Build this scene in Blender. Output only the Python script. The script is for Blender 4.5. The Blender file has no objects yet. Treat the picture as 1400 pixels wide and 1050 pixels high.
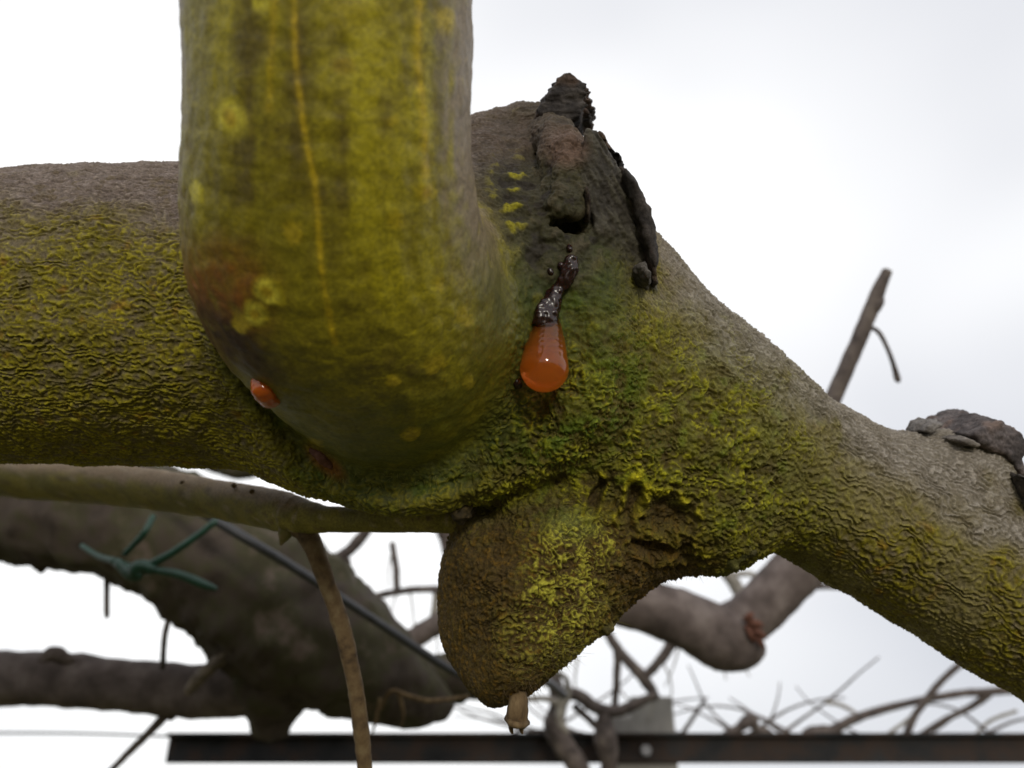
import bpy, math, random
import numpy as np
from mathutils import Vector, Matrix

random.seed(7)
rng = np.random.RandomState(11)

# ------------------------------------------------------------------ camera, world, sun, exposure
scene = bpy.context.scene
COL = scene.collection
F = 1207.0                       # focal length in pixels of the 1400 x 1050 photograph
PITCH = math.radians(28.0)
CAM_Z = 1.50
cam_data = bpy.data.cameras.new('camera')
cam_data.sensor_width = 36.0
cam_data.lens = 36.0 * F / 1400.0
cam_data.clip_start = 0.01
cam_data.clip_end = 5000.0
cam_data.dof.use_dof = True
cam_data.dof.focus_distance = 0.214
cam_data.dof.aperture_fstop = cam_data.lens / 2.3      # about 2.3 mm entrance pupil
cam = bpy.data.objects.new('camera', cam_data)
COL.objects.link(cam)
cam.location = (0, 0, CAM_Z)
cam.rotation_euler = (math.radians(90) + PITCH, 0, 0)
scene.camera = cam

SUN_EL, SUN_AZ = math.radians(9), math.radians(170)   # azimuth clockwise from +Y: behind the camera, a little to the right
world = bpy.data.worlds.new('World')
scene.world = world
world.use_nodes = True
wn, wl = world.node_tree.nodes, world.node_tree.links
wn.clear()
out = wn.new('ShaderNodeOutputWorld')
bg = wn.new('ShaderNodeBackground')
sky = wn.new('ShaderNodeTexSky')
sky.sky_type = 'NISHITA'
sky.sun_disc = False
sky.sun_elevation = SUN_EL
sky.sun_rotation = SUN_AZ
tc = wn.new('ShaderNodeTexCoord')
mp = wn.new('ShaderNodeMapping')
mp.inputs['Location'].default_value = (2.7, 1.2, 0.4)
mp.inputs['Scale'].default_value = (1.0, 1.0, 1.6)
nz = wn.new('ShaderNodeTexNoise')
nz.inputs['Scale'].default_value = 0.9
nz.inputs['Detail'].default_value = 3.0
nz.inputs['Roughness'].default_value = 0.45
rp = wn.new('ShaderNodeValToRGB')                      # cloud thickness -> cloud brightness
rp.color_ramp.elements[0].position = 0.28
rp.color_ramp.elements[0].color = (6.4, 6.6, 7.3, 1)
rp.color_ramp.elements[1].position = 0.52
rp.color_ramp.elements[1].color = (12.5, 12.5, 12.5, 1)
mx = wn.new('ShaderNodeMix'); mx.data_type = 'RGBA'
mx.inputs[0].default_value = 0.93                      # almost closed cloud cover
wl.new(tc.outputs['Generated'], mp.inputs['Vector'])
wl.new(mp.outputs['Vector'], nz.inputs['Vector'])
wl.new(nz.outputs['Fac'], rp.inputs['Fac'])
wl.new(sky.outputs['Color'], mx.inputs[6])
wl.new(rp.outputs['Color'], mx.inputs[7])
wl.new(mx.outputs[2], bg.inputs['Color'])
bg.inputs['Strength'].default_value = 0.1
wl.new(bg.outputs['Background'], out.inputs['Surface'])

sun_data = bpy.data.lights.new('sun', 'SUN')  # low frontal sun lamp that doubles for the camera flash
sun_data.energy = 1.3
sun_data.angle = math.radians(10)
sun_data.color = (1.0, 0.94, 0.82)
sun = bpy.data.objects.new('sun', sun_data)
COL.objects.link(sun)
sdir = Vector((math.sin(SUN_AZ) * math.cos(SUN_EL), math.cos(SUN_AZ) * math.cos(SUN_EL), math.sin(SUN_EL)))
sun.rotation_euler = sdir.to_track_quat('Z', 'Y').to_euler()
sun.location = (0, -3, 4)

vs = scene.view_settings
scene.display_settings.display_device = 'sRGB'
vs.view_transform = 'Standard'
vs.look = 'None'
vs.exposure = 0.0
vs.gamma = 1.0
vs.use_curve_mapping = False
scene.render.engine = 'CYCLES'
scene.cycles.use_denoising = True

# ------------------------------------------------------------------ coordinates
# working space: millimetres, x right, y up, z towards the camera; W() turns it into world metres
CM = np.array(Matrix.Translation((0, 0, CAM_Z)) @ Matrix.Rotation(math.radians(90) + PITCH, 4, 'X'), dtype=np.float64)

def W(p):
    p = np.asarray(p, dtype=np.float64) * 0.001
    return p @ CM[:3, :3].T + CM[:3, 3]

def P(px, py, d):
    """point seen at photo pixel (px, py), d millimetres in front of the lens"""
    return np.array([(px - 700.0) / F * d, (525.0 - py) / F * d, -d])

def proj(V):
    d = -V[:, 2]
    return 700 + V[:, 0] / d * F, 525 - V[:, 1] / d * F

# ------------------------------------------------------------------ noise
_perm = rng.permutation(256).astype(np.int32)
PERM = np.concatenate([_perm, _perm, _perm[:8]])
_g = rng.normal(size=(256, 3)).astype(np.float32)
GRAD = (_g / np.linalg.norm(_g, axis=1, keepdims=True)) * 1.25

def pn(x, y, z):
    """gradient noise, about -1..1"""
    x, y, z = [np.asarray(a, dtype=np.float32) for a in (x, y, z)]
    ix, iy, iz = np.floor(x), np.floor(y), np.floor(z)
    fx, fy, fz = x - ix, y - iy, z - iz
    ix, iy, iz = [(a.astype(np.int32) & 255) for a in (ix, iy, iz)]
    ux, uy, uz = [a * a * a * (a * (a * 6 - 15) + 10) for a in (fx, fy, fz)]
    r = 0
    for dx in (0, 1):
        a = PERM[ix + dx]
        wx = ux if dx else 1 - ux
        for dy in (0, 1):
            b = PERM[(a + iy + dy) & 255]
            wy = wx * (uy if dy else 1 - uy)
            for dz in (0, 1):
                g = GRAD[PERM[(b + iz + dz) & 255]]
                r = r + wy * (uz if dz else 1 - uz) * (g[:, 0] * (fx - dx) + g[:, 1] * (fy - dy) + g[:, 2] * (fz - dz))
    return r * 1.3

def pnv(V, s, o=0.0):
    return pn(V[:, 0] / s + o, V[:, 1] / s + o * 1.7, V[:, 2] / s - o)

def sstep(a, b, x):
    t = np.clip((x - a) / (b - a), 0, 1)
    return t * t * (3 - 2 * t)

def smin(a, b, k):
    h = np.clip(0.5 + 0.5 * (b - a) / k, 0, 1)
    return b * (1 - h) + a * h - k * h * (1 - h)

def poly_sdf(X2, pts):
    pts = np.asarray(pts, float); n = len(pts)
    d = np.full(len(X2), 1e9); s = np.ones(len(X2))
    for i in range(n):
        a, b = pts[i], pts[i - 1]
        e = b - a; w = X2 - a
        t = np.clip((w @ e) / (e @ e), 0, 1)
        q = w - t[:, None] * e
        d = np.minimum(d, (q * q).sum(1))
        c1 = X2[:, 1] >= a[1]; c2 = X2[:, 1] < b[1]; c3 = e[0] * w[:, 1] > e[1] * w[:, 0]
        s = np.where((c1 & c2 & c3) | (~c1 & ~c2 & ~c3), -s, s)
    return s * np.sqrt(d)

# ------------------------------------------------------------------ splines
def spline(ctrl, n):
    """Catmull-Rom through rows of control values"""
    c = np.asarray(ctrl, dtype=np.float64)
    c = np.vstack([2 * c[0] - c[1], c, 2 * c[-1] - c[-2]])
    m = len(c) - 3
    o = []
    for t in np.linspace(0, m, n):
        i = min(int(t), m - 1); f = t - i
        a, b, d, e = c[i], c[i + 1], c[i + 2], c[i + 3]
        o.append(0.5 * (2 * b + (d - a) * f + (2 * a - 5 * b + 4 * d - e) * f * f + (3 * b - a - 3 * d + e) * f ** 3))
    return np.array(o)

def pxline(rows, n):
    """rows (px, py, d, radius in px) -> points and radii in mm"""
    c = np.array([list(P(a, b, d)) + [r * d / F] for a, b, d, r in rows])
    s = spline(c, n)
    return s[:, :3], np.maximum(s[:, 3], 0.2)

class Bone:
    def __init__(self, rows, n):
        self.p, self.r = pxline(rows, n)
        self.T = np.gradient(self.p, axis=0)
        self.T /= np.linalg.norm(self.T, axis=1, keepdims=True)
        self.L = np.concatenate([[0], np.cumsum(np.linalg.norm(np.diff(self.p, axis=0), axis=1))])
    def dist(self, X, full=False):
        best = np.full(len(X), 1e9, dtype=np.float32)
        bi = np.zeros(len(X), np.int32); bh = np.zeros(len(X), np.float32)
        X = X.astype(np.float32)
        for i in range(len(self.p) - 1):
            a = self.p[i].astype(np.float32); ab = (self.p[i + 1] - self.p[i]).astype(np.float32)
            q = X - a
            h = np.clip((q @ ab) / (ab @ ab), 0, 1)
            q -= h[:, None] * ab
            f = np.sqrt(np.einsum('ij,ij->i', q, q)) - np.float32(self.r[i]) - h * np.float32(self.r[i + 1] - self.r[i])
            m = f < best
            best = np.where(m, f, best)
            if full:
                bi = np.where(m, i, bi); bh = np.where(m, h, bh)
        if not full:
            return best
        h = bh[:, None]
        c = self.p[bi] * (1 - h) + self.p[bi + 1] * h
        T = self.T[bi] * (1 - h) + self.T[bi + 1] * h
        T /= np.linalg.norm(T, axis=1, keepdims=True)
        s = self.L[bi] * (1 - bh) + self.L[bi + 1] * bh
        q = X - c
        e1 = np.array([0, 0, 1.0]) - T * T[:, 2:3]
        e1 /= np.linalg.norm(e1, axis=1, keepdims=True) + 1e-6
        e2 = np.cross(T, e1)
        s = s + np.einsum('ij,ij->i', q, T)
        return best, s, np.einsum('ij,ij->i', q, e1), np.einsum('ij,ij->i', q, e2)

# ------------------------------------------------------------------ implicit surfaces -> quads
def surface_net(f, lo, hi, h):
    lo = np.asarray(lo, float); n = np.ceil((np.asarray(hi, float) - lo) / h).astype(int) + 1
    ax = [lo[k] + h * np.arange(n[k]) for k in range(3)]
    G = np.stack(np.meshgrid(*ax, indexing='ij'), -1).reshape(-1, 3)
    v = np.concatenate([f(c) for c in np.array_split(G, max(1, len(G) // 300000))]).reshape(n)
    s = v < 0
    cs = [c - 1 for c in n]
    acc = np.zeros(cs + [3]); cnt = np.zeros(cs)
    def sl(o): return tuple(slice(o[k], o[k] + cs[k]) for k in range(3))
    corners = [(a, b, c) for a in (0, 1) for b in (0, 1) for c in (0, 1)]
    for o in corners:
        for k in range(3):
            if o[k]: continue
            o2 = list(o); o2[k] = 1
            va, vb = v[sl(o)], v[sl(o2)]
            m = s[sl(o)] != s[sl(o2)]
            t = np.where(m, va / np.where(m, va - vb, 1), 0)
            pos = np.zeros(cs + [3]); pos[...] = o
            pos[..., k] += t
            acc += pos * m[..., None]; cnt += m
    act = cnt > 0
    idx = -np.ones(cs, np.int64); idx[act] = np.arange(act.sum())
    cell = np.stack(np.nonzero(act), -1)
    V = lo + h * (cell + acc[act] / cnt[act][:, None])
    Q = []
    for k in range(3):
        a, b = (k + 1) % 3, (k + 2) % 3
        sa = [slice(1, n[j] - 1) for j in range(3)]; sa[k] = slice(0, n[k] - 1)
        sb = list(sa); sb[k] = slice(1, n[k])
        A, B = s[tuple(sa)], s[tuple(sb)]
        for cond, flip in ((A & ~B, False), (~A & B, True)):
            I = np.stack(np.nonzero(cond), -1)
            if not len(I): continue
            for j in (a, b): I[:, j] += 1
            def c(da, db):
                J = I.copy(); J[:, a] -= da; J[:, b] -= db
                return idx[J[:, 0], J[:, 1], J[:, 2]]
            q = np.stack([c(1, 1), c(0, 1), c(0, 0), c(1, 0)], -1)
            Q.append(q[:, ::-1] if flip else q)
    return V, np.concatenate(Q)

def subdivide(arrs, Q):
    """linear quad subdivision applied to any per-vertex arrays"""
    N = len(arrs[0])
    E = np.stack([Q, np.roll(Q, -1, 1)], -1)
    key = np.minimum(E[..., 0], E[..., 1]) * np.int64(N) + np.maximum(E[..., 0], E[..., 1])
    u, inv = np.unique(key.ravel(), return_inverse=True)
    ea, eb = u // N, u % N
    inv = inv.reshape(Q.shape) + N
    fc = N + len(u) + np.arange(len(Q))
    res = [np.concatenate([a, (a[ea] + a[eb]) * 0.5, a[Q].mean(1)]) for a in arrs]
    nq = [np.stack([Q[:, k], inv[:, k], fc, inv[:, k - 1]], -1) for k in range(4)]
    return res, np.concatenate(nq)

def vnormals(V, Q):
    d1 = V[Q[:, 2]] - V[Q[:, 0]]; d2 = V[Q[:, 3]] - V[Q[:, 1]]
    fn = np.cross(d1, d2)
    Nn = np.zeros_like(V)
    for k in range(3):
        Nn[:, k] = np.bincount(Q.ravel(), np.repeat(fn[:, k], 4), len(V))
    return Nn / (np.linalg.norm(Nn, axis=1, keepdims=True) + 1e-12)

def relax(V, f, it=2, e=0.15):
    for _ in range(it):
        v = f(V)
        g = np.stack([f(V + e * np.eye(3)[k]) - v for k in range(3)], -1) / e
        V = V - np.clip(v / np.maximum((g * g).sum(1), 0.1), -2, 2)[:, None] * g
    return V

# ------------------------------------------------------------------ objects
def tag(o, label=None, cat=None, group=None, kind=None):
    if label: o['label'] = label
    if cat: o['category'] = cat
    if group: o['group'] = group
    if kind: o['kind'] = kind
    return o

def empty(name, mm):
    o = bpy.data.objects.new(name, None)
    o.location = W(mm)
    o.empty_display_size = 0.01
    COL.objects.link(o)
    return o

def mesh_obj(name, V, faces, mat, parent=None, origin=None, col=None, normals=None, smooth=True, world_space=False):
    """one mesh object; V in working mm (or world metres)"""
    Vw = np.asarray(V, float) if world_space else W(V)
    if parent is not None:
        org = np.array(parent.matrix_basis.translation)
        if parent.parent is not None: org = org + np.array(parent.parent.matrix_basis.translation)
    else:
        org = Vw.mean(0) if origin is None else np.asarray(origin, float)
    me = bpy.data.meshes.new(name)
    if isinstance(faces, np.ndarray):
        nf, k = faces.shape
        me.vertices.add(len(Vw)); me.vertices.foreach_set('co', (Vw - org).astype(np.float32).ravel())
        me.loops.add(nf * k); me.loops.foreach_set('vertex_index', faces.astype(np.int32).ravel())
        me.polygons.add(nf)
        me.polygons.foreach_set('loop_start', np.arange(0, nf * k, k, dtype=np.int32))
        me.update(calc_edges=True)
    else:
        me.from_pydata([tuple(v) for v in (Vw - org)], [], faces)
    me.validate()
    if smooth:
        me.polygons.foreach_set('use_smooth', np.ones(len(me.polygons), dtype=bool))
    if col is not None:
        at = me.color_attributes.new('Col', 'FLOAT_COLOR', 'POINT')
        c = np.ones((len(Vw), 4), np.float32); c[:, :col.shape[1]] = col
        at.data.foreach_set('color', c.ravel())
    if normals is not None:
        me.normals_split_custom_set_from_vertices((normals @ CM[:3, :3].T).astype(np.float32))
    me.materials.append(mat)
    o = bpy.data.objects.new(name, me)
    COL.objects.link(o)
    if parent is not None:
        o.parent = parent
    else:
        o.location = org
    return o

# ------------------------------------------------------------------ materials
def nodes(name):
    m = bpy.data.materials.new(name); m.use_nodes = True
    nt = m.node_tree; nt.nodes.clear()
    o = nt.nodes.new('ShaderNodeOutputMaterial'); b = nt.nodes.new('ShaderNodeBsdfPrincipled')
    nt.links.new(b.outputs[0], o.inputs[0])
    return m, nt, b

def noise_node(nt, scale, detail=4, rough=0.6, vec=None, stretch=None):
    n = nt.nodes.new('ShaderNodeTexNoise')
    n.inputs['Scale'].default_value = scale; n.inputs['Detail'].default_value = detail; n.inputs['Roughness'].default_value = rough
    t = nt.nodes.new('ShaderNodeTexCoord')
    src = t.outputs['Object']
    if stretch:
        mpn = nt.nodes.new('ShaderNodeMapping'); mpn.inputs['Scale'].default_value = stretch
        nt.links.new(src, mpn.inputs['Vector']); src = mpn.outputs['Vector']
    nt.links.new(src, n.inputs['Vector'])
    return n

def bark_attr(name, rough=0.75, fine=1400, bump=0.35, dist=0.00025, var=(0.7, 1.3), spec=0.35, coat=0.0):
    """bark whose pigment comes from the mesh colour layer, with fine grain from noise"""
    m, nt, b = nodes(name)
    a = nt.nodes.new('ShaderNodeAttribute'); a.attribute_name = 'Col'
    n = noise_node(nt, fine, 5, 0.65)
    mr = nt.nodes.new('ShaderNodeMapRange')
    mr.inputs['From Min'].default_value = 0.3; mr.inputs['From Max'].default_value = 0.7
    mr.inputs['To Min'].default_value = var[0]; mr.inputs['To Max'].default_value = var[1]
    nt.links.new(n.outputs['Fac'], mr.inputs['Value'])
    mul = nt.nodes.new('ShaderNodeVectorMath'); mul.operation = 'SCALE'
    nt.links.new(a.outputs['Color'], mul.inputs[0]); nt.links.new(mr.outputs[0], mul.inputs['Scale'])
    nt.links.new(mul.outputs[0], b.inputs['Base Color'])
    bp = nt.nodes.new('ShaderNodeBump'); bp.inputs['Strength'].default_value = bump; bp.inputs['Distance'].default_value = dist
    nt.links.new(n.outputs['Fac'], bp.inputs['Height']); nt.links.new(bp.outputs[0], b.inputs['Normal'])
    rr = nt.nodes.new('ShaderNodeMapRange')
    rr.inputs['To Min'].default_value = rough - 0.15; rr.inputs['To Max'].default_value = min(1, rough + 0.15)
    n2 = noise_node(nt, fine * 0.12, 3)
    nt.links.new(n2.outputs['Fac'], rr.inputs['Value']); nt.links.new(rr.outputs[0], b.inputs['Roughness'])
    b.inputs['Specular IOR Level'].default_value = spec
    b.inputs['Coat Weight'].default_value = coat; b.inputs['Coat Roughness'].default_value = 0.25
    return m

def mottled(name, cols, scale=60, rough=0.8, bump=0.4, dist=0.001, spec=0.3, metallic=0.0, detail=6, stretch=None):
    """noise ramp through a list of colours"""
    m, nt, b = nodes(name)
    n = noise_node(nt, scale, detail, 0.62, stretch=stretch)
    r = nt.nodes.new('ShaderNodeValToRGB')
    el = r.color_ramp.elements
    k = len(cols)
    for i, c in enumerate(cols):
        pos = 0.32 + 0.36 * i / max(1, k - 1)
        e = el[i] if i < 2 else el.new(pos)
        e.position = pos; e.color = (*c, 1)
    nt.links.new(n.outputs['Fac'], r.inputs['Fac']); nt.links.new(r.outputs['Color'], b.inputs['Base Color'])
    bp = nt.nodes.new('ShaderNodeBump'); bp.inputs['Strength'].default_value = bump; bp.inputs['Distance'].default_value = dist
    nt.links.new(n.outputs['Fac'], bp.inputs['Height']); nt.links.new(bp.outputs[0], b.inputs['Normal'])
    b.inputs['Roughness'].default_value = rough; b.inputs['Specular IOR Level'].default_value = spec
    b.inputs['Metallic'].default_value = metallic
    return m

def resin_mat(name, col, depth, rough=0.04, trans=0.0):
    m, nt, b = nodes(name)
    b.inputs['Base Color'].default_value = (*col, 1)
    b.inputs['Roughness'].default_value = rough
    b.inputs['IOR'].default_value = 1.45
    b.inputs['Transmission Weight'].default_value = trans
    b.inputs['Subsurface Weight'].default_value = 1.0
    b.inputs['Subsurface Radius'].default_value = (1.0, 0.36, 0.06)
    b.inputs['Subsurface Scale'].default_value = depth
    b.inputs['Specular IOR Level'].default_value = 0.5
    return m

M = {
    'limb': bark_attr('limb_bark', 0.74, 1500, 0.6, 0.0004, (0.58, 1.42)),
    'cane': bark_attr('cane_bark', 0.55, 1300, 0.35, 0.0003, (0.6, 1.4), 0.4, 0.08),
    'stub': bark_attr('stub_bark', 0.8, 1700, 0.8, 0.0005, (0.4, 1.6)),
    'dead': bark_attr('dead_wood', 0.85, 1300, 0.7, 0.0005, (0.5, 1.5), 0.25),
    'lenticel': bark_attr('lenticel_cork', 0.8, 900, 0.3, 0.0003, (0.8, 1.2)),
    'resin': resin_mat('amber_resin', (0.55, 0.13, 0.012), 0.003, 0.03, 0.4),
    'amber': None, 'resin_dark': resin_mat('dark_resin', (0.018, 0.005, 0.004), 0.0005, 0.24),
    'fibre': mottled('fibre', [(0.10, 0.08, 0.015), (0.22, 0.20, 0.05), (0.30, 0.28, 0.08)], 300, 0.7, 0.0),
    'moss': mottled('moss', [(0.05, 0.09, 0.008), (0.10, 0.17, 0.012), (0.17, 0.22, 0.03)], 300, 0.7, 0.0),
    'back_bark': mottled('back_bark', [(0.026, 0.019, 0.014), (0.052, 0.039, 0.030), (0.046, 0.042, 0.020), (0.105, 0.078, 0.062)], 38, 0.85, 0.6, 0.002),
    'grey_bark': mottled('grey_bark', [(0.050, 0.038, 0.034), (0.100, 0.078, 0.071), (0.165, 0.135, 0.124)], 55, 0.85, 0.6, 0.002),
    'young_bark': mottled('young_bark', [(0.07, 0.07, 0.016), (0.13, 0.115, 0.03), (0.20, 0.14, 0.085), (0.23, 0.16, 0.12)], 75, 0.7, 0.35, 0.0008),
    'brown_twig': mottled('brown_twig', [(0.045, 0.028, 0.014), (0.11, 0.07, 0.032), (0.15, 0.11, 0.055)], 260, 0.8, 0.5, 0.0006),
    'twig': mottled('twig', [(0.04, 0.032, 0.03), (0.09, 0.072, 0.066), (0.14, 0.115, 0.10)], 120, 0.85, 0.4, 0.001),
    'wispy': mottled('wispy', [(0.22, 0.20, 0.18), (0.32, 0.30, 0.27)], 120, 0.85, 0.2, 0.001),
    'husk': mottled('husk', [(0.05, 0.03, 0.013), (0.11, 0.07, 0.032), (0.17, 0.115, 0.055)], 420, 0.8, 0.7, 0.0006, stretch=(1, 1, 0.3)),
    'iron': mottled('rusty_iron', [(0.006, 0.006, 0.007), (0.015, 0.015, 0.016), (0.03, 0.019, 0.014), (0.02, 0.02, 0.021)], 22, 0.75, 0.25, 0.001, 0.2),
    'concrete': mottled('concrete', [(0.17, 0.16, 0.15), (0.27, 0.26, 0.24)], 40, 0.9, 0.4, 0.002),
    'tie': mottled('green_plastic', [(0.002, 0.026, 0.014), (0.003, 0.042, 0.023)], 200, 0.45, 0.15, 0.0005, 0.5),
    'cable': mottled('black_plastic', [(0.015, 0.015, 0.018), (0.035, 0.036, 0.04)], 200, 0.45, 0.15, 0.0005, 0.5),
    'wire': mottled('galvanised_wire', [(0.10, 0.10, 0.11), (0.2, 0.2, 0.21)], 300, 0.5, 0.1, 0.0003, 0.5, 0.6),
    'bud': mottled('red_bud', [(0.07, 0.028, 0.02), (0.13, 0.055, 0.035)], 300, 0.8, 0.4, 0.0005),
    'grass': mottled('orchard_grass', [(0.06, 0.06, 0.025), (0.10, 0.095, 0.04), (0.13, 0.105, 0.06)], 3.0, 0.9, 0.5, 0.02),
}

def amber_mat():
    m, nt, b = nodes('clear_amber')
    b.inputs['Base Color'].default_value = (1.0, 0.80, 0.55, 1)
    b.inputs['Roughness'].default_value = 0.015
    b.inputs['IOR'].default_value = 1.40
    b.inputs['Transmission Weight'].default_value = 1.0
    ab = nt.nodes.new('ShaderNodeVolumeAbsorption'); ab.inputs['Color'].default_value = (1.0, 0.52, 0.04, 1); ab.inputs['Density'].default_value = 210.0
    sc_ = nt.nodes.new('ShaderNodeVolumeScatter'); sc_.inputs['Color'].default_value = (1.0, 0.62, 0.15, 1); sc_.inputs['Density'].default_value = 130.0; sc_.inputs['Anisotropy'].default_value = 0.2
    ad = nt.nodes.new('ShaderNodeAddShader')
    nt.links.new(ab.outputs[0], ad.inputs[0]); nt.links.new(sc_.outputs[0], ad.inputs[1])
    nt.links.new(ad.outputs[0], nt.nodes['Material Output'].inputs['Volume'])
    return m
M['amber'] = amber_mat()
scene.cycles.volume_bounces = 6
scene.cycles.transmission_bounces = 12
# ------------------------------------------------------------------ ground
g = 2500.0
gn = 24
gx = np.linspace(-1, 1, gn); gx = np.sign(gx) * np.abs(gx) ** 3 * g
GV = np.array([[x, y, 0.0] for y in gx for x in gx])
GQ = np.array([[j * gn + i, j * gn + i + 1, (j + 1) * gn + i + 1, (j + 1) * gn + i] for j in range(gn - 1) for i in range(gn - 1)])
tag(mesh_obj('ground', GV, GQ, M['grass'], origin=(0, 0, 0), smooth=False, world_space=True), 'short orchard grass under the vines', 'ground', kind='structure')

# ------------------------------------------------------------------ the vine in front: one implicit body

LIMB = Bone([(-420, 428, 258, 203), (-100, 436, 255, 196), (150, 431, 252, 203), (350, 436, 250, 206), (560, 432, 250, 226),
             (680, 436, 250, 222), (765, 462, 250, 186), (850, 522, 250, 166), (940, 574, 250, 150), (1080, 642, 251, 112),
             (1200, 708, 252, 111), (1330, 784, 253, 112), (1500, 880, 255, 118), (1750, 1020, 262, 128)], 60)
HUMP = Bone([(655, 290, 256, 112), (700, 272, 258, 112), (735, 280, 262, 98), (772, 300, 265, 78)], 6)
CANE = Bone([(592, 505, 242, 150), (550, 486, 226, 162), (505, 420, 206, 190), (462, 345, 188, 201), (452, 200, 175, 192), (453, 40, 169, 193), (452, -120, 166, 196), (452, -300, 166, 196)], 36)
COLLAR = Bone([(292, 500, 246, 58), (345, 560, 238, 55), (410, 615, 230, 50), (485, 645, 224, 46), (570, 652, 221, 44), (660, 632, 220, 46), (740, 590, 219, 50), (800, 530, 220, 54), (838, 450, 226, 52)], 14)
HUMP2 = Bone([(680, 220, 256, 58), (722, 190, 253, 46), (752, 180, 249, 38)], 5)
STUB = Bone([(870, 590, 250, 150), (800, 695, 244, 132), (730, 790, 236, 124), (708, 850, 233, 103), (693, 905, 231, 58)], 16)
LOBE = Bone([(930, 650, 240, 95), (965, 705, 238, 74), (990, 740, 238, 38)], 6)
RSTUB = Bone([(1235, 706, 254, 86), (1288, 668, 255, 78), (1326, 660, 256, 70), (1348, 676, 258, 58)], 6)
KNOB = Bone([(752, 185, 240, 30), (770, 206, 224, 36), (774, 250, 219, 31), (770, 284, 215, 30)], 6)
HOLE_C = P(777, 308, 213)
STUB_CUT_N = np.array([-0.80, -0.10, 0.60]); STUB_CUT_N /= np.linalg.norm(STUB_CUT_N)
STUB_CUT_P = P(652, 810, 216)
GRV = P(640, 470, 200)

PLATE = [(793, 202), (806, 190), (828, 222), (848, 262), (868, 308), (882, 356), (886, 402), (866, 396), (838, 372), (812, 340), (797, 300), (790, 250)]
PLATE2 = np.array([P(x, y, 231)[:2] for x, y in PLATE]); PLATE_C = PLATE2.mean(0)
def plate_f(X):
    box = (X[:, 0] > 5) & (X[:, 1] > 10)
    o_ = np.full(len(X), 30.0)
    Y = X[box]
    zc = -231 - (Y[:, 0] - PLATE_C[0]) * 0.30
    a = poly_sdf(Y[:, :2], PLATE2); b = np.abs(Y[:, 2] - zc) - 15.0
    o_[box] = -smin(-a, -b, 1.5)
    return o_
def lumps(X):
    return 1.3 * pnv(X, 26.0, 3.1) + 0.7 * pnv(X, 11.0, 9.7)

def vine_parts(X):
    a = LIMB.dist(X)
    a = smin(a, HUMP.dist(X), 10)
    a = smin(a, HUMP2.dist(X), 5)
    a = smin(a, COLLAR.dist(X), 9)
    a = smin(a, RSTUB.dist(X), 9)
    a = smin(a, LOBE.dist(X), 16)
    s = STUB.dist(X) + 1.6 * pnv(X, 15.0, 23.0) + 0.8 * pnv(X, 7.0, 27.0)
    cut = (X - STUB_CUT_P) @ STUB_CUT_N
    s = -smin(-s, -cut, 2.5)
    under = (X - P(800, 880, 225)) @ (np.array([0.62, -0.72, 0.30]) / 0.996)
    s = -smin(-s, -under, 4.0)
    c = CANE.dist(X)
    return a, s, c

def vine_f(X):
    a, s, c = vine_parts(X)
    px, py = proj(X)
    a = smin(a, s, 9)
    # swollen collar round the foot of the cane: wide on the right, tight on the lower left
    wide = sstep(430, 760, px) * sstep(700, 560, py) + 0.25 * sstep(560, 640, py)
    rd = 5 + 17 * np.clip(wide, 0, 1)
    front = sstep(250, 235, -X[:, 2]) * sstep(300, 420, py)
    a = a - 1.2 * np.exp(-((c - rd) / (2.2 + 2.5 * wide)) ** 2) * front
    a = a + 1.6 * np.exp(-((c - rd * 0.45) / (1.5 + 4.5 * wide)) ** 2) * front
    kb = 1.8 + 9.0 * sstep(560, 700, px) * sstep(640, 540, py)
    f = smin(a, c, kb)
    f = smin(f, plate_f(X), 3.0)
    f = smin(f, KNOB.dist(X), 2.5)
    # hollow under the callus knob
    q = (X - HOLE_C) / np.array([5.6, 2.4, 7.0])
    hole = (np.sqrt((q * q).sum(1)) - 1) * 3.5
    f = -smin(-f, hole, 1.2)
    f = f + lumps(X) * (0.3 + 0.7 * sstep(0.0, 8.0, c))
    # open ends just outside the picture are closed by straight cuts
    f = np.maximum(f, (-165.0 - X[:, 0]))
    f = np.maximum(f, X[:, 0] - 168.0)
    f = np.maximum(f, X[:, 1] - 92.0)
    return f

V, Q = surface_net(vine_f, (-168, -106, -312), (172, 96, -132), 2.6)

(V,), Q = subdivide([V], Q)
V = relax(V, vine_f, 2)
(V,), Q = subdivide([V], Q)
V = relax(V, vine_f, 1)
att = []
for B in (LIMB, STUB, CANE, RSTUB):
    att.append(np.stack(B.dist(V, True), -1))
att[0][:, 0] = np.minimum(att[0][:, 0], COLLAR.dist(V))
NV = vnormals(V, Q)
# only what faces the picture side gets the finest level; the seam keeps its straight edges
px_, py_ = proj(V)
bk = (NV[:, 2] < -0.3) | (px_ < -25) | (px_ > 1425) | (py_ < -25) | (py_ > 1075)
bq = bk[Q].all(1)
Qb, Qf = Q[bq], Q[~bq]
bord = np.zeros(len(V)); m_ = np.zeros(len(V), bool); m_[Qb.ravel()] = True
bord[np.intersect1d(np.nonzero(m_)[0], Qf.ravel())] = 1.0
(V, NV, bord, *att), Qf = subdivide([V, NV, bord] + att, Qf)
Q = np.concatenate([Qf, Qb])
NV /= np.linalg.norm(NV, axis=1, keepdims=True)
PX, PY = proj(V)
fl, fs, fc, fr = [a[:, 0] for a in att]
fs = fs + 3.0
wts = np.exp(-np.clip(np.stack([fl, fs, fc, fr + 4], -1) + 0, -50, 50) / 2.2)
wts /= wts.sum(1, keepdims=True)

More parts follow.
